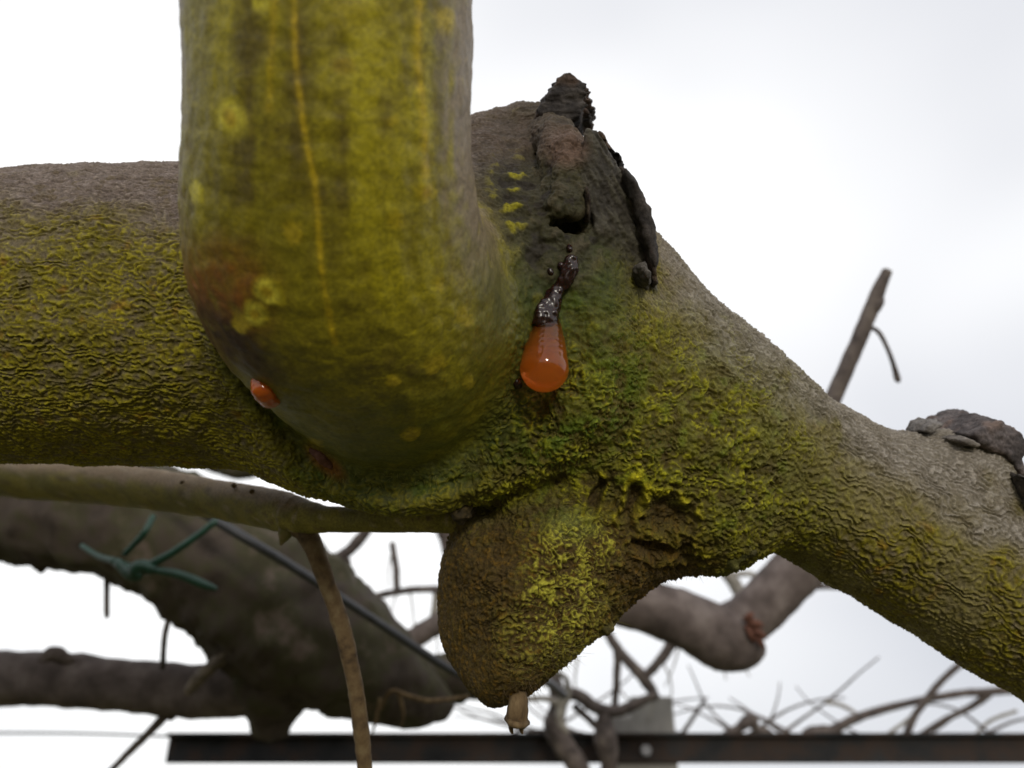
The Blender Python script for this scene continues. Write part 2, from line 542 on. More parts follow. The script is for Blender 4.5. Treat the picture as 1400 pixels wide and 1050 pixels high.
def bark_relief(a, mask, spacing, length, seed, r0):
    """overlapping corky scales running along the branch; returns height (mm) and a 0..1 scale coordinate"""
    h = np.zeros(len(V)); sc = np.zeros(len(V))
    s, u, v = [a[mask, k] for k in (1, 2, 3)]
    th = np.arctan2(v, u) * r0
    n1 = pn(s / (length * 1.6) + seed, u / (spacing * 2.6), v / (spacing * 2.6))
    n2 = pn(s / (length * 0.55) - seed, u / (spacing * 1.0), v / (spacing * 1.0))
    n3 = pn(s / (length * 0.22) + 7, u / (spacing * 0.55), v / (spacing * 0.55) + seed)
    ph = th / spacing + 1.7 * n1 + 0.80 * n2 + 0.34 * n3
    fr_ = ph - np.floor(ph)
    saw = np.where(fr_ < 0.86, fr_ / 0.86, (1 - fr_) / 0.14)
    amp = 0.60 + 0.55 * pn(s / (length * 1.1), u / (spacing * 2.2) + seed, v / (spacing * 2.2))
    rid = 1 - np.abs(pn(s / (length * 0.35), u / (spacing * 0.45), v / (spacing * 0.45) - seed))
    h[mask] = np.clip(amp, 0.05, 1.2) * 1.6 * (saw ** 1.5 - 0.4) + 0.40 * (rid - 0.7) + 0.22 * n3
    sc[mask] = saw
    return h, sc


hl, sl_ = bark_relief(att[0], (wts[:, 0] > 0.02) & (PX < 1010), 1.6, 4.6, 3.3, 40.0)
h2, s2_ = bark_relief(att[0], (wts[:, 0] > 0.02) & (PX > 800), 2.6, 4.8, 6.3, 30.0)
rt = sstep(820, 1000, PX)
hl = hl * (1 - rt) + h2 * rt; sl_ = sl_ * (1 - rt) + s2_ * rt
hs, ss_ = bark_relief(att[1], wts[:, 1] > 0.02, 3.0, 6.0, 8.1, 22.0)
hr, sr_ = bark_relief(att[3], wts[:, 3] > 0.02, 2.0, 6.0, 5.7, 18.0)
cane_n = 0.5 * pn(att[2][:, 1] / 14, att[2][:, 2] / 3, att[2][:, 3] / 3) + 0.3 * pnv(V, 1.6) 
def blob(x, y, rx, ry, ang=0.0, soft=0.5):
    c, s = math.cos(math.radians(ang)), math.sin(math.radians(ang))
    dx, dy = PX - x, PY - y
    r = np.sqrt(((dx * c + dy * s) / rx) ** 2 + ((-dx * s + dy * c) / ry) ** 2)
    return sstep(1 + soft, 1 - soft, r)
front = sstep(-0.25, 0.1, NV[:, 2])
right = sstep(820, 1000, PX)
# gnarled zone at the junction and on the lower stub: crusts and flakes instead of neat scales
gn1 = pnv(V, 4.2, 2.0); gn2 = pnv(V, 1.7, 5.0); gn3 = pnv(V, 0.85, 8.0)
W1 = V + 1.6 * np.stack([gn1, pnv(V, 4.2, 12.0), pnv(V, 4.2, 17.0)], -1)
tf = 2.4 * pnv(W1, 6.5, 61.0) + 1.3 * pnv(W1, 2.6, 67.0) + 0.6 * gn2 + 0.25 * gn3
tf = tf - np.floor(tf)
flake = np.where(tf < 0.84, tf / 0.84, (1 - tf) / 0.16)
crust = 1 - np.abs(pnv(W1, 2.4, 21.0)); crust2 = 1 - np.abs(pnv(W1, 1.3, 31.0))
mid_ = np.clip(0.5 + pnv(V, 8.0, 71.0), 0, 1.2)
gnarl = np.clip(blob(880, 650, 230, 190, 20, 0.45) + blob(760, 800, 130, 140, 0, 0.4), 0, 1) * front * (1 - wts[:, 2])
cwid = 6.0 + 13.0 * sstep(560, 720, PX) * sstep(690, 600, PY) + 4.0 * sstep(600, 660, PY)
collar = np.exp(-(np.maximum(fc, 0) / cwid) ** 4) * (1 - wts[:, 2]) * front * sstep(330, 430, PY)
collar = np.clip(collar + blob(770, 400, 90, 130, 10, 0.4) * front * (1 - wts[:, 2]), 0, 1)
scale_amp = (0.64 + 0.12 * right) * (1 - 0.75 * collar) * (1 - 0.35 * gnarl)
disp = wts[:, 0] * hl * scale_amp + wts[:, 3] * hr * 0.55 + wts[:, 1] * hs * 0.45
disp += wts[:, 2] * (0.30 * cane_n + 0.2 * pnv(V, 3.2, 51.0))
disp += gnarl * (0.85 * (flake ** 1.5 - 0.4) * (0.5 + 0.9 * mid_) + 0.35 * (crust2 - 0.7) + 0.35 * (crust - 0.7) + 0.5 * gn1 + 0.3 * gn2)
disp += collar * (0.30 * gn2 + 0.35 * gn1)
foot = (blob(560, 672, 130, 26, 0, 0.5) + blob(400, 620, 90, 22, 40, 0.5) + blob(690, 650, 70, 20, -20, .5)) * front * (1 - wts[:, 2])
foot = np.clip(foot, 0, 1)
disp += foot * (0.35 * (flake - 0.5) + 0.5 * gn1 + 0.25 * gn2)
wz = blob(760, 262, 115, 135, 20, 0.4) * front * (1 - wts[:, 2])
disp += wz * (1.3 * gn1 + 0.4 * (crust - 0.7) + 0.2 * gn2 + 0.3 * (flake - 0.5))
disp -= wz * 0.6 * wts[:, 0] * hl * scale_amp
plm = sstep(1.0, -1.0, plate_f(V) - 0.6) * front
disp -= plm * 0.8 * wz * (1.3 * gn1 + 0.4 * (crust - 0.7) + 0.2 * gn2 + 0.3 * (flake - 0.5))
disp += plm * 0.8 * pn(V[:, 0] / 1.3 + V[:, 1] / 2.2, V[:, 1] / 9.0 - V[:, 0] / 14.0, V[:, 2] / 4.0)
disp += (1 - wts[:, 2]) * (0.17 * gn3 + 0.10 * gn2)
# deep pits between lichen ribs under the junction
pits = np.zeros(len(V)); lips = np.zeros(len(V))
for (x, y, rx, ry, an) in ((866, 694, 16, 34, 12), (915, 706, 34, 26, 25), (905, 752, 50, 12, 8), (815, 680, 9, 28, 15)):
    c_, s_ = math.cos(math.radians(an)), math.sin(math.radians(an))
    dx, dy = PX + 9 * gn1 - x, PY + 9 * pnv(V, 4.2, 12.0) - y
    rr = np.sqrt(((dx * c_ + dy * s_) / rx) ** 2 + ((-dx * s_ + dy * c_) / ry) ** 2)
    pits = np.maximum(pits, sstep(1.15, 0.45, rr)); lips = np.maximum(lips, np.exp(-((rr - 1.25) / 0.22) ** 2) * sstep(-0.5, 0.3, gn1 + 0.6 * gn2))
disp += gnarl * (0.8 * lips * (0.7 + 0.8 * gn2) - 2.6 * pits)
# big warts on the right limb
for (x, y, r) in [(975, 440, 16), (1010, 490, 18), (1000, 440, 10), (990, 560, 20), (945, 580, 22), (960, 610, 16), (1050, 590, 18), (1000, 640, 20), (1180, 640, 12), (1150, 700, 16), (1290, 780, 16), (1330, 730, 14), (160, 540, 14), (90, 470, 12), (240, 470, 10), (172, 268, 9), (80, 240, 9)]:
    b = blob(x, y, r, r * 0.8, 15, 0.8) * front
    ring = np.exp(-(((PX - x) ** 2 + ((PY - y) * 1.2) ** 2) ** 0.5 / r - 1) ** 2 * 9) * front
    disp += (0.45 * ring - 0.5 * b) * np.clip(0.6 + 1.2 * gn2, 0, 1.4)
disp *= 1 - bord
V = V + NV * disp[:, None]
NF = vnormals(V, Q)

# pigment
def lerp(a, b, t): return a * (1 - t[:, None]) + np.asarray(b)[None] * t[:, None]
C = np.zeros((len(V), 3)) + (0.135, 0.107, 0.094)                      # grey-mauve cork, with the sky glare on top put in
low = pnv(V, 18, 4.0); mid = pnv(V, 6, 6.0); fine = pnv(V, 2.0, 9.0)
up = NV[:, 1] * math.cos(PITCH) + NV[:, 2] * -math.sin(PITCH) * -1 * 0 + NV[:, 1] * 0.0
algae = np.clip(sstep(0.78, 0.12, NV[:, 1] + 0.18 * mid + 0.12 * low), 0, 1)  # upward side stays grey: bare cork plus sky glare put into the colour
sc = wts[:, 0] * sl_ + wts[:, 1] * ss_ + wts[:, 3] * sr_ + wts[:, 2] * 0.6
C = lerp(C * 0.78, (0.215, 0.180, 0.160), sstep(0.35, 1.0, sc + 0.25 * fine + 0.15 * gn3) * 0.7)  # grey scales: fissure shade put into the colour, lips lighter
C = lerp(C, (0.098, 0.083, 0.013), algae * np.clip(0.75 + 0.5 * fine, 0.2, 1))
C = lerp(C, (0.275, 0.242, 0.026), algae * sstep(0.35, 1.0, sc * 0.85 + 0.35 * mid + 0.22 * fine + 0.2 * gn3) * (0.9 - 0.35 * right))      # yellow algae on scale lips; darker gaps put fissure shade into the colour
C = lerp(C, (0.075, 0.055, 0.022), sstep(0.1, 0.6, fine * 0.6 + mid * 0.6) * 0.55)        # brown worn flecks
C = lerp(C, (0.190, 0.100, 0.028), sstep(0.35, 0.75, pnv(V, 5.0, 14.0) * 0.8 + 0.25 * fine) * 0.6 * algae)   # rusty spots
# green-grey cast on the right limb
C = lerp(C, (0.150, 0.130, 0.070), right * 0.6 * sstep(-0.3, 0.4, low + 0.4 * mid))
C = lerp(C, (0.150, 0.175, 0.040), right * sstep(0.0, 0.6, mid * 0.7 + low * 0.5) * 0.45 * algae * sstep(1150, 950, PX))
gm = right * sstep(0.12, 0.6, NV[:, 1] + 0.15 * mid + 0.1 * fine) * 0.9  # skylit grey of the right limb's upper side, put into the colour
C = lerp(C, (0.125, 0.110, 0.090), gm)
C = lerp(C, (0.245, 0.222, 0.195), gm * sstep(0.35, 1.0, sc + 0.25 * fine + 0.15 * gn3) * 0.85)  # lighter lips, fissure shade kept in the colour here too
# junction: mossy green collar, yellow crusts
C = lerp(C, (0.030, 0.044, 0.008), collar * np.clip(0.85 + 0.3 * mid, 0, 1))
cgr = pn(att[2][:, 1] / 2.2, att[2][:, 2] / 7.0, att[2][:, 3] / 7.0)
C = lerp(C, (0.165, 0.155, 0.020), collar * sstep(0.25, 0.7, gn1 * 0.5 + gn2 * 0.4 + 0.5 * cgr) * 0.7)
C = lerp(C, (0.060, 0.100, 0.012), collar * sstep(0.1, 0.6, pnv(V, 7.0, 91.0) + 0.3 * gn2) * 0.6)
C = lerp(C, (0.090, 0.090, 0.016), gnarl * 0.7)
fold = np.exp(-(np.maximum(fc, 0) / (3.0 + 5.0 * sstep(480, 640, PX))) ** 2) * (1 - wts[:, 2]) * front * sstep(380, 480, PY)  # darkens the colour along the crease at the cane foot
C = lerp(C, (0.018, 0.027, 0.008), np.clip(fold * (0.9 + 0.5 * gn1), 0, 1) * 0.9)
C = lerp(C, (0.190, 0.160, 0.026), 0.7 * foot * sstep(0.35, 0.9, 0.6 * flake + 0.4 * gn1 + 0.2) * 0.7)
C = lerp(C, (0.150, 0.048, 0.012), blob(445, 632, 30, 12, 42, 0.6) * front * 0.8)
C = lerp(C, (0.060, 0.046, 0.014), gnarl * sstep(0.3, -0.2, gn1 + 0.4 * gn2) * 0.7)
ly = gnarl * sstep(0.48, 0.92, 0.6 * flake + 0.3 * crust2 + 0.35 * gn2 + 0.3 * gn3) * sstep(-0.3, 0.25, pnv(V, 9, 33.0))
C = lerp(C, (0.270, 0.258, 0.034), ly * 0.9)
C = lerp(C, (0.045, 0.030, 0.010), gnarl * sstep(0.3, 0.7, pnv(V, 3.0, 81.0) + 0.5 * gn3) * 0.7)
C = lerp(C, (0.110, 0.135, 0.022), gnarl * sstep(0.2, 0.7, pnv(V, 5.0, 85.0) + 0.4 * gn2) * 0.55)
C = lerp(C, (0.400, 0.360, 0.055), gnarl * lips * 0.75)
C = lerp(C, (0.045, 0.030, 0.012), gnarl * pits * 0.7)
C = lerp(C, (0.075, 0.110, 0.016), sstep(-0.4, 0.4, gn2 + gn1) * 0.8 * np.clip(blob(790, 590, 60, 18, -20, 0.8) + 0.7 * blob(850, 520, 30, 40, 0, 0.8), 0, 1) * front * (1 - wts[:, 2]))
C = lerp(C, (0.030, 0.027, 0.014), wz * 0.95)
C = lerp(C, (0.056, 0.046, 0.028), wz * sstep(0.0, 0.5, gn1 + 0.5 * gn2) * 0.7)
C = lerp(C, (0.20, 0.18, 0.035), wz * blob(695, 270, 26, 70, 0, 0.5) * sstep(0.1, 0.5, gn1 + 0.4 * gn2))
pl = plm
gr_ = pn(V[:, 0] / 1.3 + V[:, 1] / 2.2, V[:, 1] / 9.0 - V[:, 0] / 14.0, V[:, 2] / 4.0)
C = lerp(C, (0.028, 0.024, 0.020), pl * 0.97)
C = lerp(C, (0.070, 0.064, 0.048), pl * sstep(-0.1, 0.5, gr_ + 0.4 * gn1) * 0.75)
C = lerp(C, (0.016, 0.012, 0.010), (1 - pl) * wz * sstep(0.15, 0.55, -gn1 + 0.4 * gn2) * 0.8)
C = lerp(C, (0.100, 0.066, 0.050), blob(772, 200, 30, 26, 20, 0.5) * front)
C = lerp(C, (0.070, 0.052, 0.042), blob(700, 185, 70, 34, -10, 0.6) * np.clip(0.7 + 0.5 * gn1, 0, 1) * (1 - wts[:, 2]))
# stub: brown weathered cut, lichen patch in the middle, hairy yellowish tip
st = wts[:, 1] * sstep(640, 760, PY)
C = lerp(C, (0.050, 0.031, 0.010), st * 0.9)
C = lerp(C, (0.120, 0.070, 0.016), st * sstep(0.1, 0.55, gn2 + 0.5 * fine) * 0.55)
lich = np.clip(blob(765, 790, 45, 60, 0, 0.5) + blob(800, 740, 45, 35, 0, 0.6) + 0.7 * blob(760, 850, 70, 50, -30, .6), 0, 1) * front
C = lerp(C, (0.340, 0.320, 0.080), lich * sstep(0.45, 0.85, 0.6 * flake + 0.35 * crust2 + 0.3 * gn1 + 0.2 * gn3) * 0.9)
C = lerp(C, (0.115, 0.135, 0.045), blob(785, 715, 34, 24, 10, 0.6) * front * 0.55 * np.clip(0.7 + gn2, 0, 1))
# cane: olive skin, darker stripes, brown lower left, green towards the crease
cw = wts[:, 2]
def cane_pigment(PX, PY, V, NV, at2, low, mid, fine):
    lent = np.zeros(len(V))
    def blob(x, y, rx, ry, ang=0.0, soft=0.5):
        c, s = math.cos(math.radians(ang)), math.sin(math.radians(ang))
        dx, dy = PX - x, PY - y
        r = np.sqrt(((dx * c + dy * s) / rx) ** 2 + ((-dx * s + dy * c) / ry) ** 2)
        return sstep(1 + soft, 1 - soft, r)
    cs, cu, cv = [at2[:, k] for k in (1, 2, 3)]
    stripe = pn(cs / 45, cu / 5, cv / 5); stripe2 = pn(cs / 16, cu / 2.2, cv / 2.2 + 5)
    blot = pnv(V, 3.2, 51.0); blot2 = pnv(V, 1.5, 57.0)
    CC = np.zeros((len(V), 3)) + (0.158, 0.136, 0.016)
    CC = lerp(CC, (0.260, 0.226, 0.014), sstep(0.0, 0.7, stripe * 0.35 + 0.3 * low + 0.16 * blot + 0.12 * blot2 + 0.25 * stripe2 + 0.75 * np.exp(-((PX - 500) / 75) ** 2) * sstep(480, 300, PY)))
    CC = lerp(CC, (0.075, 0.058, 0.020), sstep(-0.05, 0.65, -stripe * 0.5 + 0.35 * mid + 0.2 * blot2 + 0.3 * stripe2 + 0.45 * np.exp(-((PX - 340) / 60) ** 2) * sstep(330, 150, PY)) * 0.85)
    edge = sstep(0.70, 0.25, NV[:, 2] + 0.15 * blot + 0.1 * stripe2)  # rim of grey skylight on the turning sides, put into the colour
    CC = lerp(CC, (0.150, 0.112, 0.080), edge * sstep(470, 300, PY) * 0.85)
    CC = lerp(CC, (0.150, 0.062, 0.014), blob(292, 415, 70, 80, 30, 0.6) * np.clip(0.8 + 0.6 * blot, 0, 1))
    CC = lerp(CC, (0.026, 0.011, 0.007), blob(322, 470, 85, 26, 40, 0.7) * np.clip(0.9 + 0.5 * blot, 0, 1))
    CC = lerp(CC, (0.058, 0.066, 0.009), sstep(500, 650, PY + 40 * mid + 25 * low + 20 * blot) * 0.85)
    CC = lerp(CC, (0.048, 0.050, 0.012), sstep(600, 700, PX + 30 * mid + 20 * blot) * sstep(260, 420, PY) * 0.75)
    CC = lerp(CC, (0.230, 0.195, 0.026), sstep(0.3, 0.7, pnv(V, 4.5, 44.0) * 0.8 + 0.3 * fine) * 0.3)
    # lenticels: raised corky spots grown in the skin of the cane
    PALE, OCH = (0.40, 0.355, 0.085), (0.30, 0.235, 0.05)
    for (x, y, w, h, ang, c_, ht) in [(318, 162, 19, 27, -15, PALE, 1.0), (270, 262, 9, 15, -10, PALE, .5), (581, 263, 14, 15, 0, OCH, .7), (400, 318, 12, 16, 0, OCH, .5), (541, 300, 15, 10, 30, OCH, .3),
            (366, 398, 22, 14, 40, PALE, .7), (350, 428, 18, 14, 40, PALE, .7), (330, 442, 13, 11, 20, OCH, .6), (594, 497, 17, 11, -25, OCH, .6), (538, 522, 10, 8, 0, OCH, .5),
            (562, 592, 13, 8, -15, OCH, .6), (600, 388, 8, 10, 20, OCH, .3), (632, 430, 7, 12, 20, OCH, .3), (470, 92, 17, 12, 0, (0.19, 0.13, 0.025), .4),
            (355, 6, 12, 12, 0, PALE, .5), (608, 28, 13, 18, 0, OCH, .5), (535, 165, 10, 7, 0, OCH, .3), (640, 520, 6, 11, 15, OCH, .4), (432, 604, 10, 6, 30, OCH, .4),
            (425, 618, 9, 5, 30, OCH, .4), (640, 440, 6, 9, 30, OCH, .3), (330, 300, 14, 22, 20, (0.2, 0.17, 0.03), .2), (480, 20, 24, 30, 0, (0.24, 0.2, 0.025), .1), (590, 280, 10, 22, 0, (0.2, 0.17, 0.03), .2)]:
        r_ = 1.0 + 0.35 * blot + 0.25 * blot2
        b_ = blob(x + 5 * blot + 2 * blot2, y + 5 * mid + 2 * fine, w * 0.95, h * 0.95, ang, 0.5) * np.clip(r_, 0.5, 1.4) * (NV[:, 2] > 0.1)
        b_ = np.clip(b_, 0, 1)
        CC = lerp(CC, c_, b_ * (0.95 if ht > 0.4 else 0.6))
        core = blob(x, y, w * 0.4, h * 0.45, ang, 0.6) * (NV[:, 2] > 0.1)
        if ht > 0.65: CC = lerp(CC, (0.27, 0.18, 0.035), core * 0.7)
        lent = lent + ht * (b_ - 0.45 * core)
    # cork cracks that run down the cane
    def crack(pts, w):
        m = np.zeros(len(V))
        p = spline(pts, 16)
        for a, b in zip(p[:-1], p[1:]):
            ab = b - a; L2 = ab @ ab
            h = np.clip(((PX - a[0]) * ab[0] + (PY - a[1]) * ab[1]) / L2, 0, 1)
            d = np.hypot(PX - a[0] - h * ab[0], PY - a[1] - h * ab[1])
            m = np.maximum(m, np.exp(-(d / w) ** 2))
        return m * sstep(0.2, 0.5, NV[:, 2])
    cr = np.maximum(np.maximum(crack([(404, -40), (403, 60), (412, 150), (420, 200), (432, 260), (436, 330), (443, 390), (452, 440), (458, 468)], 4.5),
                    0.9 * crack([(578, -40), (570, 60), (578, 160), (581, 240)], 5.5)), 0.5 * crack([(378, -40), (372, 60), (368, 150)], 5))
    CC = lerp(CC, (0.420, 0.310, 0.065), cr * 0.8 * np.clip(0.75 + 0.6 * fine, 0, 1))
    return CC, 0.25 * cr + 0.8 * lent
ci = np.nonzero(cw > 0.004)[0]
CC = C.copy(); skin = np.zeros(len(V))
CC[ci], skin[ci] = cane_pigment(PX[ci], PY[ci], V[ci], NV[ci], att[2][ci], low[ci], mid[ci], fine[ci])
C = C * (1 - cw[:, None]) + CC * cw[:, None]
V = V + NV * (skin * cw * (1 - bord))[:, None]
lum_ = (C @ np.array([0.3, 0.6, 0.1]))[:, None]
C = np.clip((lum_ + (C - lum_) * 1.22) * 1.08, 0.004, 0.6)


vine = empty('vine', P(1750, 1000, 262))
# depth lookup on the finished surface
_vis = NF[:, 2] > 0.05
_vx, _vy = PX[_vis], PY[_vis]; _vV = V[_vis]; _vN = NF[_vis]; _vN0 = NV[_vis]
_cell = ((_vx // 5).astype(np.int64) + 100) * 1000 + (_vy // 5).astype(np.int64) + 100
_ord = np.argsort(_cell, kind='stable'); _cs = _cell[_ord]
def surf(px, py, rad=3.0):
    """front surface point and normal under a photo pixel"""
    for w in (0, 1, 3, 8):
        i = []
        for dx in range(-w, w + 1):
            c0 = (int(px // 5) + dx + 100) * 1000 + int(py // 5) + 100
            i.append(_ord[np.searchsorted(_cs, c0 - w):np.searchsorted(_cs, c0 + w, 'right')])
        i = np.concatenate(i)
        if len(i): break
    zb = _vV[i, 2].max()
    i = i[_vV[i, 2] > zb - 3]
    n = _vN0[i].mean(0)
    return _vV[i].mean(0), n / np.linalg.norm(n)

qm = Q[:, 0]
lab = np.argmin(np.stack([fl, fs, fc, fr + 6], -1), 1)[qm]
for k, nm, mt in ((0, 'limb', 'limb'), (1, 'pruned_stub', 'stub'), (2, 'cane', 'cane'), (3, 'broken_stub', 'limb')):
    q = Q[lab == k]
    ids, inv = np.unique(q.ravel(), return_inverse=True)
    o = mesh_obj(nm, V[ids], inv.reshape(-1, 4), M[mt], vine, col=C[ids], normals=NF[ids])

# ------------------------------------------------------------------ tubes
def tube_mesh(rows, n=40, m=14, bump=0.0, bscale=20.0, seed=0.0, cap=True, mm=False):
    if mm:
        s = spline(rows, n); p, r = s[:, :3], s[:, 3]
    else:
        p, r = pxline(rows, n)
    T = np.gradient(p, axis=0); T /= np.linalg.norm(T, axis=1, keepdims=True)
    ref = np.array([0.13, 0.21, 0.97])
    if abs(T.mean(0) @ ref) > 0.9 * np.linalg.norm(T.mean(0)): ref = np.array([0.9, 0.2, 0.1])
    e1 = ref - T * (T @ ref)[:, None]; e1 /= np.linalg.norm(e1, axis=1, keepdims=True)
    e2 = np.cross(T, e1)
    a = np.linspace(0, 2 * math.pi, m, endpoint=False)
    ring = e1[:, None] * np.cos(a)[None, :, None] + e2[:, None] * np.sin(a)[None, :, None]
    Vt = p[:, None] + ring * r[:, None, None]
    Vt = Vt.reshape(-1, 3)
    if bump:
        rr = np.repeat(r, m)
        nn = pnv(Vt, bscale, seed) + 0.5 * pnv(Vt, bscale * 0.4, seed + 5) + 0.3 * pnv(Vt, bscale * 0.17, seed + 3)
        Vt = Vt + ring.reshape(-1, 3) * (bump * nn * rr)[:, None]
    Fq = [[i * m + j, i * m + (j + 1) % m, (i + 1) * m + (j + 1) % m, (i + 1) * m + j] for i in range(n - 1) for j in range(m)]
    if cap:
        k = len(Vt)
        Vt = np.vstack([Vt, p[0] - T[0] * r[0] * 0.5, p[-1] + T[-1] * r[-1] * 0.5])
        for j in range(m):
            Fq.append([(j + 1) % m, j, k]); Fq.append([(n - 1) * m + j, (n - 1) * m + (j + 1) % m, k + 1])
    return Vt, Fq

def tube(name, rows, mat, parent=None, **kw):
    Vt, Fq = tube_mesh(rows, **kw)
    return mesh_obj(name, Vt, Fq, M[mat], parent)

def merge(*ms):
    Vs, Fs, k = [], [], 0
    for v, f in ms:
        Vs.append(v); Fs += [[i + k for i in q] for q in f]; k += len(v)
    return np.vstack(Vs), Fs

# out-of-frame continuation of the same vine: along the wire to the left and down to the ground on the right
def grown(name, rows, mat, cols, n, m, mm=False, bump=0.03, scales=0.0):
    """tube with mottled pigment and the same scaly relief as the body it continues"""
    Vt, Fq = tube_mesh(rows, n=n, m=m, bump=bump, bscale=14, mm=mm)
    n1, n2, n3 = pnv(Vt, 9, 3.0), pnv(Vt, 3.0, 5.0), pnv(Vt, 1.5, 8.0)
    c = lerp(np.zeros_like(Vt) + cols[0], cols[1], sstep(-0.3, 0.5, n1 + 0.5 * n2))
    c = lerp(c, cols[2], sstep(0.2, 0.7, n2 + 0.4 * n3) * 0.6)
    return mesh_obj(name, Vt, Fq, M[mat], vine, col=np.clip(c, 0.004, 1))
LC = [(0.125, 0.100, 0.055), (0.19, 0.16, 0.055), (0.10, 0.078, 0.045)]
CCN = [(0.165, 0.138, 0.02), (0.26, 0.215, 0.022), (0.12, 0.09, 0.04)]
grown('limb', [(-50, 434, 255, 199), (-420, 428, 258, 203), (-1100, 440, 265, 195), (-2300, 430, 280, 180)], 'limb', LC, 160, 90)
grown('cane', [(452, -60, 167, 193), (452, -300, 166, 196), (448, -800, 166, 188), (430, -1600, 172, 170), (420, -2600, 190, 140)], 'cane', CCN, 130, 80, bump=0.02)
pr = P(1440, 846, 254.5)
root_ = np.linalg.inv(CM[:3, :3]) @ (np.array([0.36, 0.38, -0.02]) - CM[:3, 3]) * 1000
m1 = np.linalg.inv(CM[:3, :3]) @ (np.array([0.315, 0.30, 1.30]) - CM[:3, 3]) * 1000
m2 = np.linalg.inv(CM[:3, :3]) @ (np.array([0.36, 0.36, 0.75]) - CM[:3, 3]) * 1000
tr = np.vstack([[*pr, 23.5], [*P(1600, 936, 257), 26], [*P(1820, 1060, 262), 29], [*m1, 34], [*m2, 36], [*root_, 46]])
grown('trunk', tr, 'limb', LC, 260, 72, mm=True, bump=0.05)


# ------------------------------------------------------------------ dead wood on the pruning wound and the broken stub
def slab(name, pts, d0, d1, cols, tilt=(0, 0), grain=(1, 1, 1), h=1.1, rnd=1.0, rough=0.9, mat='dead', seed=1.0, parent=vine, sub=1):
    """solid piece of weathered wood or bark: outline, real thickness, rough broken faces; tilt shifts depth per px"""
    dm = (d0 + d1) / 2
    p2 = np.array([[(x - 700) / F * dm, (525 - y) / F * dm] for x, y in pts])
    c2 = p2.mean(0); th = (d1 - d0) / 2
    def f(X):
        X2 = X[:, :2]
        zc = -dm - ((X2 - c2) @ np.array(tilt))
        a = poly_sdf(X2, p2); b = np.abs(X[:, 2] - zc) - th
        a = a + 0.10 * (X[:, 2] - zc)
        k = -smin(-a, -b, rnd * 2)
        return k + rough * (0.6 * pn(X[:, 0] / 4 * grain[0], X[:, 1] / 4 * grain[1], X[:, 2] / 4 * grain[2] + seed) + 0.35 * pn(X[:, 0] / 1.6 * grain[0] + seed, X[:, 1] / 1.6 * grain[1], X[:, 2] / 1.6 * grain[2]))
    lo = [p2[:, 0].min() - 3, p2[:, 1].min() - 3, -dm - th - 3 - 20 * max(abs(tilt[0]), abs(tilt[1]))]
    hi = [p2[:, 0].max() + 3, p2[:, 1].max() + 3, -dm + th + 3 + 20 * max(abs(tilt[0]), abs(tilt[1]))]
    Vs, Qs = surface_net(f, lo, hi, h)
    Vs = relax(Vs, f, 1)
    for _ in range(sub):
        (Vs,), Qs = subdivide([Vs], Qs)
        Vs = relax(Vs, f, 1)
    Nn = vnormals(Vs, Qs)
    nn = pn(Vs[:, 0] / 1.2 * grain[0], Vs[:, 1] / 1.2 * grain[1], Vs[:, 2] / 1.2)
    Vs = Vs + Nn * (0.25 * rough * nn)[:, None]
    t = sstep(-0.5, 0.5, pnv(Vs, 5.0, seed) + 0.5 * nn)
    t2 = sstep(0.1, 0.6, pnv(Vs, 7.0, seed + 4))
    c = lerp(np.zeros_like(Vs) + cols[0], cols[1], t)
    if len(cols) > 2: c = lerp(c, cols[2], t2 * 0.8)
    return mesh_obj(name, Vs, Qs, M[mat], parent, col=np.clip(c, 0.004, 1))

GREYD = [(0.035, 0.030, 0.028), (0.085, 0.076, 0.066), (0.095, 0.095, 0.055)]
DARK = [(0.020, 0.017, 0.016), (0.048, 0.040, 0.036), (0.085, 0.055, 0.035)]
slab('wound_rim', [(806, 188), (818, 186), (836, 212), (851, 234), (838, 242), (822, 222)], 226, 248, DARK, seed=3)
slab('wound_rim', [(834, 240), (846, 240), (862, 258), (876, 284), (886, 302), (884, 312), (891, 318), (894, 350), (893, 408), (874, 404), (862, 356), (846, 300), (832, 262)], 214, 250, DARK, tilt=(0.18, 0), grain=(1, .7, 1), seed=4)
slab('dead_snag', [(728, 170), (738, 146), (748, 134), (756, 122), (766, 114), (778, 112), (786, 122), (796, 124), (808, 133), (800, 140), (812, 147), (800, 152), (810, 164), (798, 164), (794, 178), (776, 186), (745, 184)], 234, 256, [(0.028, 0.024, 0.024), (0.06, 0.052, 0.048), (0.10, 0.06, 0.04)], grain=(0.5, 1.5, 1), seed=5, h=0.8, rnd=0.4, rough=1.25)
slab('wood_splinter', [(796, 262), (804, 258), (808, 280), (806, 300), (799, 306), (797, 285)], 209, 222, [(0.02, 0.012, 0.01), (0.06, 0.045, 0.03)], grain=(2, .5, 1), seed=7, h=0.8)
slab('bark_flake', [(868, 366), (880, 362), (888, 376), (886, 392), (874, 390)], 209, 222, [(0.04, 0.036, 0.03), (0.085, 0.075, 0.065)], seed=8, h=0.8, rough=1.4)
